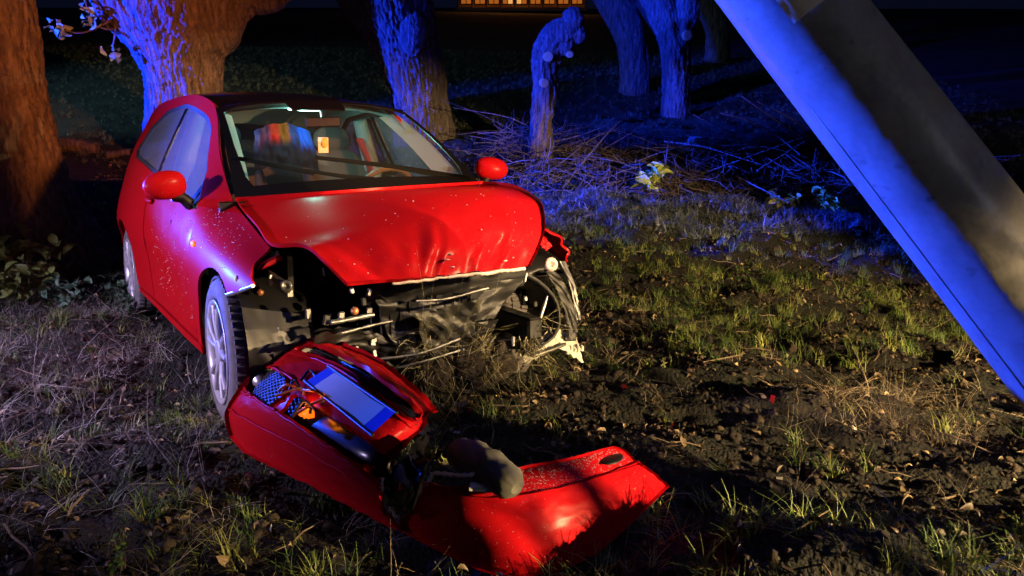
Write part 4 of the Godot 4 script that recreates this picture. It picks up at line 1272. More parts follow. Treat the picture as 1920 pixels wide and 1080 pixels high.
func cabin(t: Node3D) -> void:
	var mb := MB.new()
	mb.box(Vector3(0, .24, -1.5), Vector3(1.46, .06, 2.5), Basis.IDENTITY, .01)
	obj("cabin_floor", mb, M.dash, t)
	mb = MB.new()
	mb.grid(17, 9, func(i, j):
		var u: float = i / 8.0 - 1.0
		var k: float = j / 8.0
		var y: float = .905 - .03 * k - .30 * pow(k, 4) + .045 * exp(-pow((u - .5) / .22, 2)) * sin(k * PI) - .02 * u * u
		return Vector3(u * (.63 + .06 * k), y, -.36 - .12 * (1 - u * u) * -0.9 - .50 * k + .12 * u * u))
	obj("dashboard", mb, M.dash, t)
	mb = MB.new()
	mb.box(Vector3(0, .45, -.33), Vector3(1.4, .9, .02), Basis.IDENTITY, .005)
	obj("bulkhead", mb, M.black_plastic, t)
	# steering wheel
	var c := Vector3(.36, .885, -.90)
	var ax := Vector3(0, .45, -.9).normalized()
	mb = MB.new()
	var ring := []
	for k in 20:
		var a := TAU * k / 20
		ring.append(Vector2(.175 + .016 * cos(a), .016 * sin(a)))
	mb.lathe(ring, c, ax, 40, true)
	var sw := obj("steering_wheel", mb, M.alloy_grey, t) if M.has("alloy_grey") else obj("steering_wheel", mb, M.trim_pale, t)
	mb = MB.new()
	mb.blob(c - ax * .01, Vector3(.07, .06, .03), Basis.IDENTITY, 16, 10)
	mb.tube([c + Vector3(-.16, 0, 0), c + Vector3(.16, 0, 0)], [.014, .014], 8)
	mb.tube([c, c - ax * .3 + Vector3(0, -.08, 0)], [.03, .035], 10)
	obj("hub", mb, M.dash, sw)
	# seats
	for s in [-1, 1]:
		mb = MB.new()
		var x: float = s * .36
		mb.box(Vector3(x, .50, -1.30), Vector3(.48, .16, .50), Basis.IDENTITY, .05)
		var seat := obj("seat", mb, M.seat_cloth, t)
		mb = MB.new()
		mb.blob(Vector3(x, .80, -1.62), Vector3(.245, .36, .085), Basis(Vector3.RIGHT, -.30), 40, 26, func(d): return pow(pow(absf(d.x), 3.4) + pow(absf(d.y), 3.4) + pow(absf(d.z), 2.4), -0.3))
		for w in [-1, 1]: mb.blob(Vector3(x + w * .20, .76, -1.55), Vector3(.05, .28, .07), Basis(Vector3.RIGHT, -.30), 16, 12)
		obj("backrest", mb, M.seat_cloth, seat)
		mb = MB.new()
		mb.blob(Vector3(x, 1.21, -1.74), Vector3(.13, .085, .05), Basis.IDENTITY, 18, 12, func(d): return 1.0 + 0.12 * absf(d.x * d.y))
		obj("headrest", mb, M.seat_cloth, seat)
	mb = MB.new()
	mb.box(Vector3(0, .50, -2.15), Vector3(1.25, .18, .5), Basis.IDENTITY, .05)
	mb.box(Vector3(0, .80, -2.45), Vector3(1.25, .62, .14), Basis(Vector3.RIGHT, -.25), .05)
	obj("rear_seat", mb, M.seat_cloth, t)
	# headliner
	obj("headliner", panel(poly2([Vector2(.08, .1), Vector2(3.92, .1), Vector2(3.92, 5.6), Vector2(.08, 5.6)]), [], func(p): return roof_point(p) - Vector3(0, .035, 0), .25, 0), M.trim_pale, t)
	for s in [-1, 1]:
		mb = MB.new()
		mb.grid(9, 4, func(i, j):
			var p: Vector3 = screen_point(Vector2(2.0 + s * (1.86 - .10 * j), i / 2.0 + .0))
			return p - Vector3(s * .0, .02 + .012 * j, .035 + .03 * j))
		obj("pillar_trim", mb, M.trim_pale, t)
		mb = MB.new()
		mb.tube([Vector3(s * .50, 1.34, -1.60), Vector3(s * .60, 1.0, -1.62), Vector3(s * .66, .5, -1.62)], [.045, .055, .06], 10)
		obj("belt_pillar", mb, M.trim_pale, t)
	mb = MB.new()
	for q in [[Vector3(.47, 1.22, -1.56), Vector3(.50, .98, -1.45), Vector3(.42, .62, -1.42)]]:
		mb.grid(3, 12, func(i, j): return spline(q, j / 11.0 * 2.0) + Vector3((i - 1) * .024, 0, .02))
	obj("seat_belt", mb, mat("red_webbing", 0.45, 0.02, 0.02, 0.8), t)
	# inside mirror with a hanging air freshener
	var m: Vector3 = Vector3(-0.0131, 1.2866, -0.8760)
	mb = MB.new()
	mb.box(m, Vector3(.19, .055, .03), Basis(Vector3.UP, -.35) * Basis(Vector3.BACK, .06), .012)
	var im := obj("inside_mirror", mb, M.black_plastic, t)
	mb = MB.new()
	mb.tube([m, Vector3(0.0234, 1.3605, -0.9878)], [.009, .014], 8)
	obj("mirror_stalk", mb, M.black_plastic, im)
	mb = MB.new()
	mb.box(Vector3(-0.0090, 1.1641, -0.8957), Vector3(.056, .085, .006), Basis(Vector3.UP, -.5), .002)
	obj("air_freshener", mb, mat("card_white", 0.75, 0.72, 0.55, 0.6), t)
	mb = MB.new()
	mb.blob(Vector3(-0.0041, 1.1757, -0.8836), Vector3(.018, .028, .004), Basis(Vector3.UP, -.5), 14, 8)
	obj("air_freshener_print", mb, mat("card_yellow", 0.7, 0.42, 0.05, 0.6), t)
	mb = MB.new()
	mb.tube([m + Vector3(0, .02, .02), Vector3(-0.0110, 1.2214, -0.8862)], [.0018, .0018], 4)
	obj("air_freshener_cord", mb, M.rubber, t)
	# a striped coat hung over the passenger seat
	var coat := mat("coat_cloth", 1, 1, 1, 0.9)
	coat.vertex_color_use_as_albedo = true
	coat.metallic_specular = 0.0
	mb = MB.new()
	mb.coloured = true
	var stripes := [Color(.025, .03, .11), Color(.04, .012, .03), Color(.16, .008, .005), Color(.09, .022, .006), Color(.008, .012, .05), Color(.006, .035, .26), Color(.006, .02, .10)]
	mb.grid(29, 17, func(i, j):
		var u: float = i / 14.0 - 1.0; var k: float = j / 16.0
		var y: float = 1.115 - .24 * k - .05 * u * u
		return Vector3(-0.0689, 1.1943, -1.3668) + Vector3(u * (.17 + .03 * k), y - 1.02 + n_fold.get_noise_2d(i * .2, 4) * .012, -.04 + .06 * sin(k * 2.2) + n_fold.get_noise_2d(i * .45, j * .12) * .035))
	for j in 17:
		for i in 29:
			var su := i / 28.0 * 5.99
			mb.c[j * 29 + i] = (stripes[int(su)] as Color).lerp(stripes[int(su) + 1], smoothstep(0.3, 0.7, su - int(su))).lerp(Color(.004, .005, .009), smoothstep(.25, .6, j / 16.0 + .2 * n_fold.get_noise_2d(i * .5, 9)))
	obj("coat", mb, coat, t)
	# the lit courtesy lamp
	var gl := mat("courtesy_glow", 1, 1, 1)
	gl.emission_enabled = true; gl.emission = Color(0.85, 1.0, 0.98); gl.emission_energy_multiplier = 5
	var lp := Vector3(-.03, 1.365, -1.14)
	mb = MB.new()
	mb.box(lp, Vector3(.16, .016, .07), Basis.IDENTITY, .005)
	obj("courtesy_lamp", mb, gl, t)
	var l := OmniLight3D.new()
	l.name = "courtesy_light"
	t.add_child(l)
	l.position = lp + Vector3(0, -.02, 0)
	l.light_color = Color(0.62, 1.0, 0.92); l.light_energy = 0.5; l.light_size = 0.05
	l.omni_range = 4; l.omni_attenuation = 2; l.shadow_enabled = true

func front_end(t: Node3D) -> void:
	var r := RandomNumberGenerator.new(); r.seed = 404
	var mb := MB.new()
	# engine: a lump of castings, pipes and boxes
	mb.box(Vector3(-.05, .42, .02), Vector3(.62, .40, .40), Basis.IDENTITY, .03)
	var eng := obj("engine", mb, M.black_plastic, t)
	for k in 16:
		mb = MB.new()
		var p := Vector3(r.randf_range(-.5, .5), r.randf_range(.34, .66), r.randf_range(.12, .30))
		if k % 2: mb.box(p, Vector3(r.randf_range(.04, .14), r.randf_range(.03, .10), .05), Basis(Vector3.BACK, r.randf_range(-.4, .4)), .008)
		else: mb.tube([p, p + Vector3(r.randf_range(-.15, .15), .05, .03), p + Vector3(r.randf_range(-.25, .25), -.04, .0)], [.014, .014, .014], 8)
		obj("engine_fitting", mb, [M.black_plastic, M.dark_metal, M.dark_metal][k % 3], eng)
	for s in [-1, 1]:
		mb = MB.new()
		mb.box(Vector3(s * .57, .50, -.06), Vector3(.04, .46, .60), Basis.IDENTITY, .01)
		obj("inner_wing", mb, M.black_paint, t)
		mb = MB.new()
		mb.box(Vector3(s * .45, .36, .20), Vector3(.08, .10, .60), Basis.IDENTITY, .01)
		obj("chassis_rail", mb, M.dark_metal, t)
	# slam panel just below the bonnet edge
	obj("slam_panel", strip([Vector3(-0.3782, 0.5998, 0.5563), Vector3(-0.2290, 0.6036, 0.5689), Vector3(-0.0049, 0.6103, 0.5491), Vector3(0.4005, 0.5966, 0.4790)], Vector3(0, .042, .014), .01, 24, .02, 3.0), M.dark_metal, t)
	# radiator core with cross fins
	var rad := obj("radiator", strip([Vector3(-0.3386, 0.4453, 0.5105), Vector3(-0.1574, 0.4478, 0.5168), Vector3(0.1577, 0.4552, 0.4942)], Vector3(.01, .13, .02), .03, 20, .02, 9.0), M.black_plastic, t)
	for k in 12:
		mb = MB.new()
		var a: Vector3 = Vector3(-0.3657, 0.5789, 0.5364); var b: Vector3 = Vector3(0.0912, 0.5682, 0.5151)
		var p := a.lerp(b, k / 11.0)
		mb.tube([p + Vector3(0, 0, .008), p + Vector3(.008, -.26 + .05 * r.randf(), .01)], [.0035, .0035], 5)
		obj("fin", mb, M.dark_metal, rad)
	# broad crumpled panel filling the space below the slam panel
	var crush := func(x: float, y: float) -> float:
		var f := 0.0
		for q in [[1.0, .35, 3.1, .020], [-.6, 1.0, 2.3, .018], [.2, 1.0, 5.3, .008], [1.0, -.7, 6.1, .007]]:
			var w: float = (x * q[0] + y * q[1]) * q[2] + q[3] * 90.0
			f += q[3] * absf(fposmod(w, 2.0) - 1.0)
		return f
	for e in [[Vector3(-0.3542, 0.5802, 0.5502), Vector3(0.3904, 0.5994, 0.4934), Vector3(-0.2814, 0.4056, 0.5567), Vector3(0.2088, 0.4316, 0.5206), "dark_metal"], [Vector3(-0.3762, 0.4042, 0.5449), Vector3(0.2351, 0.4337, 0.5219), Vector3(-0.1944, 0.2333, 0.5419), Vector3(0.1573, 0.2782, 0.5206), "black_plastic"], [Vector3(-0.1927, 0.5109, 0.5781), Vector3(0.1343, 0.5366, 0.5519), Vector3(-0.1351, 0.3415, 0.5662), Vector3(0.1035, 0.3826, 0.5414), "olive_sheet"]]:
		mb = MB.new()
		mb.grid(56, 30, func(i, j):
			var u: float = i / 55.0; var w: float = j / 29.0
			var p: Vector3 = (e[0] as Vector3).lerp(e[1], u).lerp((e[2] as Vector3).lerp(e[3], u), w)
			var k: float = crush.call(u * 1.5, w)
			return p + Vector3(0, .3, 1) * (k - .03) + Vector3(0, .012 * sin(u * 9.0) * w, 0))
		obj("crumpled_panel", mb, M[e[4]], t)
	for q in [[Vector3(-0.3658, 0.3452, 0.5693), Vector3(-0.1667, 0.3491, 0.5814), Vector3(0.0241, 0.3788, 0.5540), .007], [Vector3(-0.2655, 0.2991, 0.5693), Vector3(-0.1426, 0.3151, 0.5806), Vector3(0.0499, 0.3283, 0.5455), .005], [Vector3(-0.1941, 0.5620, 0.5903), Vector3(-0.0480, 0.5581, 0.5826), Vector3(0.1549, 0.5813, 0.5597), .006], [Vector3(-0.5392, 0.5144, 0.5895), Vector3(-0.4567, 0.5195, 0.5887), Vector3(-0.3617, 0.5216, 0.5656), .010], [Vector3(-0.5068, 0.4747, 0.6086), Vector3(-0.3914, 0.4827, 0.5828), Vector3(-0.2833, 0.4877, 0.5624), .006]]:
		mb = MB.new()
		mb.tube(smooth_path([q[0], q[1], q[2]], 12), [q[3], q[3], q[3], q[3], q[3] * .7, q[3], q[3], q[3] * .8, q[3], q[3], q[3], q[3]], 6)
		obj("bent_edge", mb, M.steel, t)
	# bumper beam, bent
	obj("bumper_beam", strip([Vector3(-0.5841, 0.4395, 0.5414), Vector3(-0.4104, 0.4255, 0.5751), Vector3(-0.2324, 0.3385, 0.5727), Vector3(-0.0042, 0.2572, 0.5520)], Vector3(0, .035, .01), .03, 24, .03, 5.0), M.black_plastic, t)
	# upright bright brackets left of the radiator
	for q in [[693,552,-.38,.60], [695,580,-.37,.52], [664,540,-.43,.62], [700,572,-.36,.55]]:
		pass
	for q in [Vector3(-0.3825, 0.6116, 0.5766), Vector3(-0.3825, 0.5417, 0.5741), Vector3(-0.4448, 0.6209, 0.5640), Vector3(-0.4035, 0.5786, 0.5746), Vector3(-0.5461, 0.5203, 0.5648), Vector3(-0.4882, 0.5301, 0.5638), Vector3(-0.4372, 0.3982, 0.5767), Vector3(-0.3686, 0.4210, 0.5781), Vector3(-0.3642, 0.3741, 0.5767), Vector3(-0.5897, 0.5359, 0.4956), Vector3(-0.6720, 0.6427, 0.3219), Vector3(-0.6243, 0.6025, 0.3926), Vector3(-0.6221, 0.7271, 0.2471), Vector3(-0.5111, 0.6819, 0.4638), Vector3(0.4050, 0.5954, 0.4725), Vector3(0.3186, 0.5396, 0.4546), Vector3(0.2524, 0.5944, 0.4691), Vector3(0.4380, 0.4887, 0.4294), Vector3(0.3598, 0.3042, 0.4522), Vector3(0.1573, 0.4089, 0.4959), Vector3(0.4965, 0.4575, 0.4239)]:
		mb = MB.new()
		mb.box(q, Vector3(r.randf_range(.010, .026), r.randf_range(.022, .052), .014), Basis(Vector3.BACK, r.randf_range(-.3, .3)), .004)
		obj("bracket", mb, [M.steel, M.silver, M.dark_metal][r.randi() % 3], t)
	for q in [[Vector3(-0.4352, 0.5428, 0.5628), .022], [Vector3(-0.7092, 0.5958, 0.3055), .02]]:
		mb = MB.new()
		mb.blob(q[0], Vector3.ONE * float(q[1]) * 0.7, Basis.IDENTITY, 12, 8)
		obj("amber_bulb", mb, M.copper, t)
	# wreck of the right headlamp
	mb = MB.new()
	mb.grid(15, 9, func(i, j):
		var a: float = lerpf(-.2, PI + .1, i / 14.0)
		var k: float = j / 8.0
		return Vector3(-.60 + .13 * cos(a) * (1 - .5 * k), .64 + .11 * sin(a) * (1 - .5 * k), .36 - .26 * k))
	var hl := obj("headlamp_bowl", mb, M.black_paint, t)
	mb = MB.new()
	mb.tube(smooth_path([Vector3(-0.6680, 0.6689, 0.2909), Vector3(-0.6473, 0.6351, 0.3529), Vector3(-0.6211, 0.6027, 0.3954)], 8), [.010, .014, .016, .020, .022, .024, .022, .016], 10)
	obj("lamp_holder", mb, M.steel, hl)
	mb = MB.new()
	mb.lathe([Vector2(.022, 0), Vector2(.024, .014), Vector2(.016, .018), Vector2(.006, .006), Vector2(0, .006)], Vector3(-0.6360, 0.6261, 0.3935), Vector3(-.4, .3, 1), 16)
	obj("lamp_socket", mb, M.steel, hl)
	mb = MB.new()
	mb.box(Vector3(-0.6698, 0.7076, 0.3018), Vector3(.10, .025, .03), Basis(Vector3.BACK, .35), .008)
	obj("lamp_housing_piece", mb, M.red_paint, hl)
	mb = MB.new()
	mb.tube([Vector3(-0.8075, 0.5763, 0.1980), Vector3(-0.7819, 0.6069, 0.2983), Vector3(-0.7625, 0.6401, 0.4054)], [.008, .009, .008], 8)
	obj("wing_edge", mb, M.silver, t)
	mb = MB.new()
	mb.blob(Vector3(-0.7843, 0.6441, 0.2599), Vector3(.008, .016, .012), Basis.IDENTITY, 10, 8)
	obj("clip", mb, M.white_plastic, t)
	# dark shield inside the right wheel arch
	mb = MB.new()
	mb.grid(9, 9, func(i, j): return Vector3(-.80 + .24 * i / 8.0, .56 - .42 * j / 8.0 - .05 * i / 8.0, .385 + .07 * sin(j / 8.0 * PI) + .02 * n_fold.get_noise_2d(i, j)))
	obj("arch_shield", mb, M.black_plastic, t)
	# left corner: liner ribs and hanging strips
	for k in 6:
		mb = MB.new()
		var o := Vector3(.012 * k, -.006 * k, -.03 * k)
		mb.tube(smooth_path([Vector3(0.1885, 0.4468, 0.4661) + o, Vector3(0.2444, 0.5820, 0.4605) + o, Vector3(0.4344, 0.5993, 0.4303) + o, Vector3(0.6163, 0.4702, 0.4148) + o, Vector3(0.6256, 0.3185, 0.4306) + o, Vector3(0.4904, 0.2323, 0.4291) + o], 20), [.007, .007, .008, .008, .009, .009, .01, .01, .01, .01, .01, .01, .01, .009, .009, .008, .008, .007, .007, .006], 6)
		obj("liner_rib", mb, M.black_paint if k else M.dark_metal, t)
	mb = MB.new()
	mb.grid(13, 7, func(i, j):
		var a = TAU * i / 12.0
		return Vector3(.44 + (.20 - .02 * j) * cos(a), .42 + (.17 - .015 * j) * sin(a), .40 - .06 * j))
	obj("torn_duct", mb, M.black_plastic, t)
	mb = MB.new()
	mb.tube(smooth_path([Vector3(0.5100, 0.3852, 0.4459), Vector3(0.5349, 0.4446, 0.4424), Vector3(0.5572, 0.4914, 0.4349)], 6), [.006, .008, .008, .008, .007, .005], 6)
	obj("bent_edge", mb, M.silver, t)
	obj("hanging_strip", strip([Vector3(0.6352, 0.5981, 0.3417), Vector3(0.6930, 0.4956, 0.3755), Vector3(0.7357, 0.3521, 0.3988), Vector3(0.7213, 0.2515, 0.4140)], Vector3(.026, 0, .01), .004, 20, .02, 2.0), M.dark_metal, t)
	obj("hanging_strip", strip([Vector3(0.7472, 0.6241, 0.2989), Vector3(0.7739, 0.4988, 0.3553), Vector3(0.7847, 0.3455, 0.3915)], Vector3(.012, 0, .006), .004, 20, .008, 7.0), M.steel, t)
	mb = MB.new()
	mb.lathe([Vector2(.030, 0), Vector2(.034, .012), Vector2(.02, .02), Vector2(.012, .008), Vector2(0, .006)], Vector3(0.6319, 0.6228, 0.3534), Vector3(-.3, .2, 1), 14)
	obj("lamp_mount", mb, M.torn_edge, t)
	obj("torn_wing_piece", strip([Vector3(0.6013, 0.7594, 0.2865), Vector3(0.6200, 0.7299, 0.3053), Vector3(0.6514, 0.6937, 0.3155)], Vector3(.02, .012, 0), .004, 10, .02, 3.0), M.red_paint, t)
	# cracked pale plastic hanging to the ground
	mb = MB.new()
	mb.grid(21, 8, func(i, j):
		var a: Vector3 = Vector3(0.4444, 0.1813, 0.4450); var b: Vector3 = Vector3(0.6206, 0.2310, 0.4414); var c: Vector3 = Vector3(0.7913, 0.1302, 0.4363)
		var p: Vector3 = spline([a, b, c], i / 10.0)
		var sp: float = 0.02 * sin(i * 2.6) if j > 4 and i > 8 else 0.0
		return p + Vector3(0, .004 + .017 * j * (0.35 + 0.65 * i / 20.0), -.012 * j + sp) + Vector3(0, n_fold.get_noise_2d(i * .9, j * 1.1) * .02, 0))
	obj("cracked_lamp_shell", mb, M.white_plastic, t)
	for k in 5:
		mb = MB.new()
		var p: Vector3 = Vector3(0.7006, 0.1917, 0.4187)
		p += Vector3(.022 * k, .005 * sin(k * 2.0), 0)
		mb.tube([p, p + Vector3(.004, .02, 0), p + Vector3(.003, .034 + .012 * sin(k * 3.0), -.01)], [.010, .008, .003], 5)
		obj("splinter", mb, M.white_plastic, t)
	mb = MB.new()
	mb.tube([Vector3(0.4819, 0.2160, 0.4416), Vector3(0.5852, 0.2367, 0.4465), Vector3(0.6714, 0.2494, 0.4366)], [.008, .011, .008], 8)
	obj("bent_edge", mb, M.steel, t)
	# earth and roots caught under the nose
	for q in [[Vector3(-0.1163, 0.2341, 0.5300), .075], [Vector3(0.0489, 0.2377, 0.5042), .08], [Vector3(0.2572, 0.2242, 0.4723), .07], [Vector3(0.4481, 0.2869, 0.4227), .05], [Vector3(0.1132, 0.3176, 0.4826), .05]]:
		mb = MB.new()
		mb.blob(q[0], Vector3(q[1] * 1.3, q[1], q[1]), Basis.IDENTITY, 26, 18, func(d): return 1.0 + n_hi.get_noise_3dv(d * .35 + q[0]) * 0.9)
		obj("mud_lump", mb, M.mud, t)
	var tf := tuft(900, 18, .20, .0018, 1.5)
	var xf := []; var cols := []
	for k in 34:
		var p := Vector3(r.randf_range(-.25, .5), r.randf_range(.20, .42), r.randf_range(.48, .58))
		xf.append(Transform3D(Basis(Vector3(r.randf_range(-1, 1), 0, r.randf_range(-1, 1)).normalized(), r.randf_range(1.6, 3.0)), p))
		cols.append(Color(0.26, 0.24, 0.12) * r.randf_range(0.4, 1.3))
	stuff("hanging_roots", "", "", tf, M.leaf, xf, cols, t)

# ---------------------------------------------------------------- torn-off bumper
func bumper() -> void:
	var A := [
		[Vector3(-0.8346, 0.0500, 0.3042), Vector3(-0.8384, 0.0700, 0.5746), Vector3(-0.7647, 0.0800, 0.8735), Vector3(-0.6858, 0.0700, 1.1111), Vector3(-0.6082, 0.0500, 1.3127)],
		[Vector3(-0.8611, 0.1600, 0.3686), Vector3(-0.8523, 0.1700, 0.5378), Vector3(-0.7936, 0.1900, 0.8922), Vector3(-0.7282, 0.1800, 1.1595), Vector3(-0.6502, 0.1400, 1.3428)],
		[Vector3(-0.8267, 0.2500, 0.4150), Vector3(-0.8217, 0.2800, 0.6433), Vector3(-0.7940, 0.2900, 0.9807), Vector3(-0.7474, 0.2700, 1.2540), Vector3(-0.6876, 0.2200, 1.3800)],
		[Vector3(-0.7267, 0.3000, 0.3061), Vector3(-0.7519, 0.3600, 0.6333), Vector3(-0.7408, 0.3700, 0.9798), Vector3(-0.7020, 0.3400, 1.3009), Vector3(-0.6326, 0.2800, 1.3428)],
		[Vector3(-0.6728, 0.3300, 0.2655), Vector3(-0.6663, 0.4000, 0.5161), Vector3(-0.6220, 0.4200, 0.9004), Vector3(-0.6098, 0.3900, 1.2788), Vector3(-0.5498, 0.3300, 1.3285)],
		[Vector3(-0.6091, 0.3500, 0.1971), Vector3(-0.5840, 0.4200, 0.4517), Vector3(-0.5698, 0.4400, 0.9091), Vector3(-0.5527, 0.4100, 1.2312), Vector3(-0.5109, 0.3500, 1.2869)],
		[Vector3(-0.5358, 0.3400, 0.0678), Vector3(-0.5108, 0.4000, 0.2999), Vector3(-0.4706, 0.4200, 0.7649), Vector3(-0.4484, 0.3800, 1.0748), Vector3(-0.4174, 0.3200, 1.1618)]]
	var B := [
		[Vector3(-0.6022, 0.0400, 1.2747), Vector3(-0.5351, 0.0300, 1.4925), Vector3(-0.4601, 0.0300, 1.6610), Vector3(-0.2126, 0.0300, 1.6936), Vector3(0.1562, 0.1200, 1.6209)], [],
		[Vector3(-0.5852, 0.2400, 1.4133), Vector3(-0.5152, 0.2250, 1.5564), Vector3(-0.3832, 0.2200, 1.6175), Vector3(-0.2097, 0.2200, 1.6322), Vector3(0.0416, 0.2100, 1.6043)],
		[Vector3(-0.5834, 0.2550, 1.4416), Vector3(-0.4945, 0.2500, 1.5354), Vector3(-0.3219, 0.2500, 1.5284), Vector3(-0.1879, 0.2600, 1.5660), Vector3(-0.0352, 0.2700, 1.5733)]]
	for k in 5: B[1].append((B[0][k] + B[2][k]) / 2 + Vector3(-.006, .006, .016))
	var o := Vector3(-.62, 0, 1.0)
	var t := thing("front_bumper", "torn-off red front bumper lying on its back before the car", "bumper")
	t.transform = carx * Transform3D(Basis.IDENTITY, o)
	for g in [A, B]:
		for row in g:
			for k in row.size(): row[k] -= o
	var fa := func(p: Vector2) -> Vector3: return gspline(A, p.x, p.y) + Vector3(0, n_fold.get_noise_2d(p.x * 3, p.y * 3) * .008, 0)
	var slot := poly2([Vector2(1.1, 4.1), Vector2(2.2, 4.12), Vector2(3.5, 4.15), Vector2(3.6, 4.85), Vector2(2.2, 4.9), Vector2(1.25, 4.8)])
	var fog := poly2([Vector2(.12, 2.25), Vector2(.5, 2.10), Vector2(1.35, 2.08), Vector2(1.5, 2.5), Vector2(1.35, 3.02), Vector2(.85, 3.2), Vector2(.3, 3.1)])
	var low := poly2([Vector2(1.62, 2.1), Vector2(2.6, 2.1), Vector2(3.95, 2.15), Vector2(3.9, 2.9), Vector2(2.8, 2.86), Vector2(1.7, 2.8)])
	var tear := []
	for k in 9: tear.append(Vector2(4.0 - (0.05 + 0.16 * (k % 2)) * (1.0 if k > 0 and k < 8 else 0.0), 6.0 * k / 8.0))
	var out := poly2([Vector2(0, 0), Vector2(1, 0), Vector2(2, 0), Vector2(3, 0)] + tear + [Vector2(3, 6), Vector2(2, 6), Vector2(1, 6), Vector2(0, 6), Vector2(0, 4.5), Vector2(0, 3), Vector2(0, 1.5)])
	obj("skin", panel(out, [slot, fog, low], fa, .10, .014, true), M.red_paint, t)
	# chrome-like bead along the openings
	for e in [[.1, 1.45, 3.13, .006], [.15, 1.5, 2.02, .005], [1.55, 3.95, 1.98, .006], [1.0, 3.7, 4.0, .005], [0.0, 3.9, 1.2, .004]]:
		var bd := MB.new()
		var p := []; var rd := []
		for k in 24: p.append(fa.call(Vector2(lerpf(e[0], e[1], k / 23.0), e[2])) + Vector3(-.004, .004, 0)); rd.append(e[3])
		bd.tube(p, rd, 8)
		obj("bead", bd, M.red_paint, t)
	# grille mesh and fog lamp
	var back := func(p: Vector2) -> Vector3: return gspline(A, p.x, p.y) + Vector3(.03, -.035, 0)
	obj("opening_back", panel(grown(fog, .12), [], back, .2, 0, true), M.black_plastic, t)
	obj("opening_back", panel(grown(low, .12), [], back, .2, 0, true), M.black_paint, t)
	obj("opening_back", panel(grown(slot, .10), [], back, .2, 0, true), M.black_paint, t)
	var gm := MB.new()
	for d in [-1.0, 1.0]:
		for k in 15:
			var u0: float = .1 + k * .12 - .2
			var seg := []
			for j in 9:
				var q := Vector2(u0 + d * (j / 8.0 - .5) * .9 + .35, lerpf(2.05, 3.2, j / 8.0))
				if Geometry2D.is_point_in_polygon(q, grown(fog, .05)) and q.x > .42: seg.append(gspline(A, q.x, q.y) + Vector3(.006, -.008, 0))
			if seg.size() > 1:
				var rd := []
				for s in seg: rd.append(.0045)
				gm.tube(seg, rd, 6)
	var mesh_part := obj("grille_mesh", gm, M.steel_dark if M.has("steel_dark") else M.dark_metal, t)
	mesh_part.set_meta("kind", "stuff")
	var lm := MB.new()
	var lp := gspline(A, .32, 2.72)
	lm.blob(lp + Vector3(.0, -.01, 0), Vector3(.03, .03, .05), Basis(Vector3.RIGHT, .4), 18, 12)
	obj("fog_lamp", lm, M.silver, t)
	# bars in the slot
	for k in 4:
		var sb := MB.new()
		var p := []; var rd := []
		for j in 12: p.append(gspline(A, lerpf(1.2, 3.5, j / 11.0), 4.25 + .17 * k) + Vector3(.008, -.014, 0)); rd.append(.005)
		sb.tube(p, rd, 6)
		obj("slat", sb, M.black_plastic, t)
	# wires, clips and the still glowing indicator behind the lower opening
	var r := RandomNumberGenerator.new(); r.seed = 11
	for k in 9:
		var wb := MB.new()
		var q := gspline(A, r.randf_range(1.5, 2.3), r.randf_range(2.3, 3.2)) + Vector3(0, .01, 0)
		wb.tube(smooth_path([q, q + Vector3(r.randf_range(-.05, .05), .02, r.randf_range(-.05, .05)), q + Vector3(r.randf_range(-.09, .09), -.01, r.randf_range(-.09, .09))], 8), [.005, .005, .005, .005, .005, .005, .005, .005], 6)
		obj("wire", wb, M.copper if k % 3 else M.black_plastic, t)
	var ap := gspline(A, 2.02, 2.55) + Vector3(0, -.002, 0)
	var ab := MB.new()
	ab.blob(ap, Vector3(.020, .016, .028), Basis(Vector3.UP, .4), 14, 10, func(d): return 1.0 + .2 * sin(d.x * 9.0) * cos(d.z * 8.0))
	obj("indicator_lamp", ab, M.amber_glow, t)
	var l := OmniLight3D.new()
	l.name = "indicator_light"
	t.add_child(l)
	l.position = ap + Vector3(-.005, .03, 0)
	l.light_color = Color(1.0, 0.5, 0.08); l.light_energy = 0.012; l.light_size = 0.03
	l.omni_range = 2; l.omni_attenuation = 2; l.shadow_enabled = true
	# number plate, blank, with blue ends
	var pm := mat("plate_white", 0.50, 0.46, 0.30, 0.6)
	var blue := mat("plate_blue", 0.02, 0.06, 0.45, 0.4)
	var c00: Vector3 = Vector3(-0.7289, 0.3850, 0.9024); var c10: Vector3 = Vector3(-0.7034, 0.3550, 1.3590); var c01: Vector3 = Vector3(-0.6664, 0.4250, 0.9225); var c11: Vector3 = Vector3(-0.6327, 0.3950, 1.3484)
	var q := func(u: float, w: float) -> Vector3: return c00.lerp(c10, u).lerp(c01.lerp(c11, u), w) - o + Vector3(-.01, .022, 0)
	var pb := MB.new()
	pb.grid(9, 4, func(i, j): return q.call(.12 + .76 * i / 8.0, j / 3.0) + Vector3(0, .004 * sin(i * .8), 0))
	var plate := obj("number_plate", pb, pm, t)
	for e in [0.0, .88]:
		pb = MB.new()
		pb.grid(3, 3, func(i, j): return q.call(e + .06 * i, j / 2.0))
		obj("blue_band", pb, blue, plate)
	pb = MB.new()
	for w in [-.06, 1.06]:
		pb.tube([q.call(-.02, w), q.call(.5, w), q.call(1.02, w)], [.005, .005, .005], 6)
	obj("plate_frame", pb, M.black_plastic, plate)
	# the bent right half
	var fb := func(p: Vector2) -> Vector3:
		var a: Vector3 = spline(B[0], p.x); var m: Vector3 = spline(B[1], p.x); var b: Vector3 = spline(B[2], p.x)
		var w: float = p.y / 2.0
		var e := a * (1 - w) * (1 - 2 * w) + m * 4 * w * (1 - w) + b * w * (2 * w - 1)
		return e + Vector3(0, .004 * n_fold.get_noise_2d(p.x * 2.0, p.y * 2.5), 0)
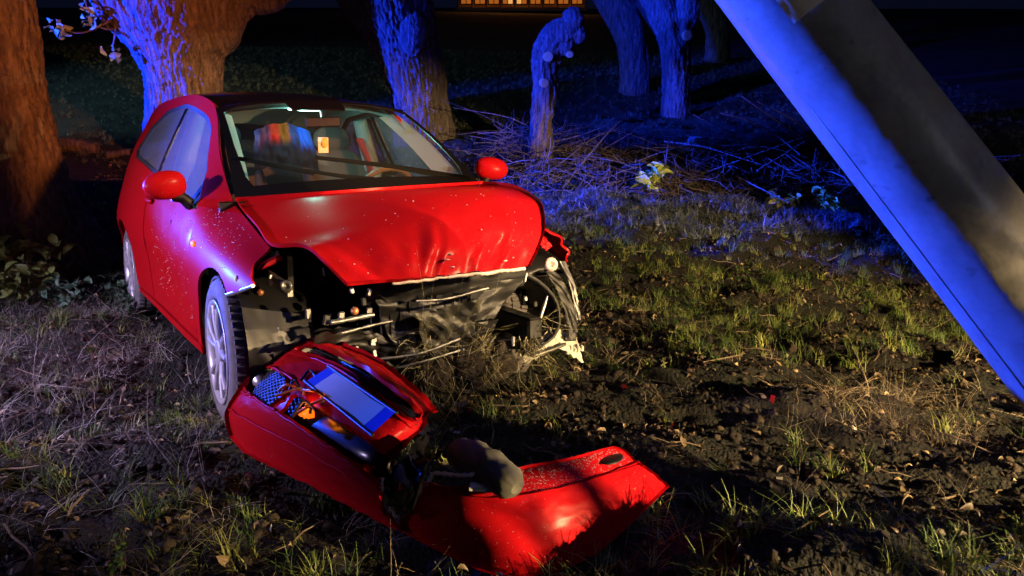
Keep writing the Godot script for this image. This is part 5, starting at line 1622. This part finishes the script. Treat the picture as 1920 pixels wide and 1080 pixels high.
	var ob := [Vector2(.05, 0), Vector2(1, 0), Vector2(2, 0), Vector2(3, 0), Vector2(4, 0), Vector2(4, 1), Vector2(4, 2), Vector2(4, 3), Vector2(3, 3), Vector2(2, 3), Vector2(1.25, 3), Vector2(1.1, 2.6), Vector2(.7, 2.3), Vector2(.25, 2.25), Vector2(.05, 1.9), Vector2(.14, 1.6), Vector2(.0, 1.3), Vector2(.12, .9), Vector2(.02, .5)]
	var face_o := []; var lip_o := []
	for q3 in ob:
		if q3.y <= 2.31: face_o.append(Vector2(q3.x, minf(q3.y, 2.0)))
	face_o = [Vector2(.05, 0), Vector2(1, 0), Vector2(2, 0), Vector2(3, 0), Vector2(4, 0), Vector2(4, 1), Vector2(4, 2), Vector2(3, 2), Vector2(2, 2), Vector2(1, 2), Vector2(.25, 2), Vector2(.05, 1.9), Vector2(.14, 1.6), Vector2(.0, 1.3), Vector2(.12, .9), Vector2(.02, .5)]
	lip_o = [Vector2(.3, 2), Vector2(1, 2), Vector2(2, 2), Vector2(3, 2), Vector2(4, 2), Vector2(4, 3), Vector2(3, 3), Vector2(2, 3), Vector2(1.25, 3), Vector2(1.1, 2.6), Vector2(.7, 2.3)]
	var lip := func(p: Vector2) -> Vector3:
		var a: Vector3 = spline(B[2], p.x); var b: Vector3 = spline(B[3], p.x)
		return a.lerp(b, p.y - 2.0) + Vector3(0, .012 * sin((p.y - 2.0) * PI) - .002, 0)
	obj("skin", panel(poly2(face_o), [], fb, .075, .012, true), M.red_paint, t)
	obj("top_lip", panel(poly2(lip_o), [], lip, .06, .010, true), M.red_paint, t)
	var dm := mat("water_drop", 0.42, 0.20, 0.22, 0.08)
	var drop := MB.new()
	drop.blob(Vector3.ZERO, Vector3(1, .6, 1), Basis.IDENTITY, 7, 4)
	var dx := []; var dc := []
	var dr := RandomNumberGenerator.new(); dr.seed = 5
	for k in 800:
		var p := Vector2(dr.randf_range(1.3, 3.95), dr.randf_range(2.03, 2.97)) if k % 9 else Vector2(dr.randf_range(.3, 3.9), dr.randf_range(.3, 1.95))
		dx.append(Transform3D(Basis.IDENTITY.scaled(Vector3.ONE * (dr.randf_range(.0010, .0028) if k % 9 else dr.randf_range(.0008, .0017))), lip.call(p) if p.y > 2.0 else fb.call(p)))
		dc.append(Color.WHITE)
	stuff("water_drops", "", "", drop.mesh(), dm, dx, dc, t)
	var cv := MB.new()
	cv.blob(gspline(B, 3.72, 2.55) + Vector3(0, .004, 0), Vector3(.055, .008, .035), Basis(Vector3.UP, .5), 18, 8)
	obj("tow_eye_cover", cv, M.black_plastic, t)
	# ragged pale tear
	for e in [[fa, Vector2(3.97, .4), Vector2(3.9, 2.2)], [fb, Vector2(.03, 1.2), Vector2(.15, 2.2)], [fb, Vector2(.15, 2.22), Vector2(1.2, 2.75)]]:
		var tb := MB.new()
		var p := []; var rd := []
		for k in 16:
			p.append((e[0] as Callable).call((e[1] as Vector2).lerp(e[2], k / 15.0)) + Vector3(r.randf_range(-.004, .004), .004, r.randf_range(-.004, .004))); rd.append(.004 + .003 * (k % 2))
		tb.tube(p, rd, 6)
		obj("torn_edge", tb, M.torn_edge, t)
	# black inner piece curling out of the tear
	var bl := MB.new()
	bl.grid(13, 15, func(i, j):
		var a: Vector3 = Vector3(-0.6656, 0.1600, 1.3230) - o; var b: Vector3 = Vector3(-0.6605, 0.3400, 1.4517) - o; var c: Vector3 = Vector3(-0.5488, 0.3400, 1.3596) - o; var d: Vector3 = Vector3(-0.6064, 0.2000, 1.4385) - o
		var p: Vector3 = spline([a, b, c], j / 7.0)
		return p.lerp(spline([d, Vector3(-0.6340, 0.3300, 1.5229) - o, Vector3(-0.5002, 0.3000, 1.3655) - o], j / 7.0), i / 12.0) + Vector3(0, -.05 * sin(i / 12.0 * PI) + n_fold.get_noise_2d(i * .6, j * .6) * .03, 0))
	obj("inner_lining", bl, M.black_paint, t)
	# the grey roll of absorber
	var ro := thing("absorber_roll", "dark grey foam absorber roll lying across the torn bumper", "debris")
	var r0: Vector3 = Vector3(-0.4524, 0.2700, 1.3500); var r1: Vector3 = Vector3(-0.4557, 0.2900, 1.5130); var r2: Vector3 = Vector3(-0.4557, 0.2800, 1.6782)
	ro.transform = carx * Transform3D(Basis.IDENTITY, r1)
	var rb := MB.new()
	rb.tube(loc(smooth_path([r0, r1, r2], 26), r1), range(26).map(func(k): return (.046 + .002 * sin(k * .9)) * sqrt(maxf(0.05, 1.0 - pow(absf(k - 12.5) / 12.7, 7.0)))), 28, true, func(a, j): return 1.0 + .14 * n_fold.get_noise_3d(cos(a) * 2, sin(a) * 2, j * .25) + .05 * sin(a * 2.0) - .05 * pow(maxf(0, sin(j * 1.15)), 6.0))
	obj("foam", rb, mat("foam_grey", 0.13, 0.13, 0.105, 0.8), ro)
	var wb2 := MB.new()
	wb2.box(Vector3(-0.4930, 0.2600, 1.6009) - r1, Vector3(.10, .012, .035), Basis(Vector3.UP, -.7), .003)
	obj("pale_clip", wb2, M.white_plastic, ro)
	# a torn strip under the left end
	var us := thing("undershield_strip", "dark flat plastic strip on the ground under the bumper's far end", "debris")
	var u0: Vector3 = Vector3(-0.8782, 0.0200, 0.7791); var u1: Vector3 = Vector3(-0.6760, 0.0200, 1.0175)
	us.transform = carx * Transform3D(Basis.IDENTITY, u0)
	obj("strip", strip([Vector3.ZERO, (u1 - u0) * .5 + Vector3(0, .015, 0), u1 - u0], Vector3(0, .004, .03), .004, 16, .01, 3.0), M.black_plastic, us)
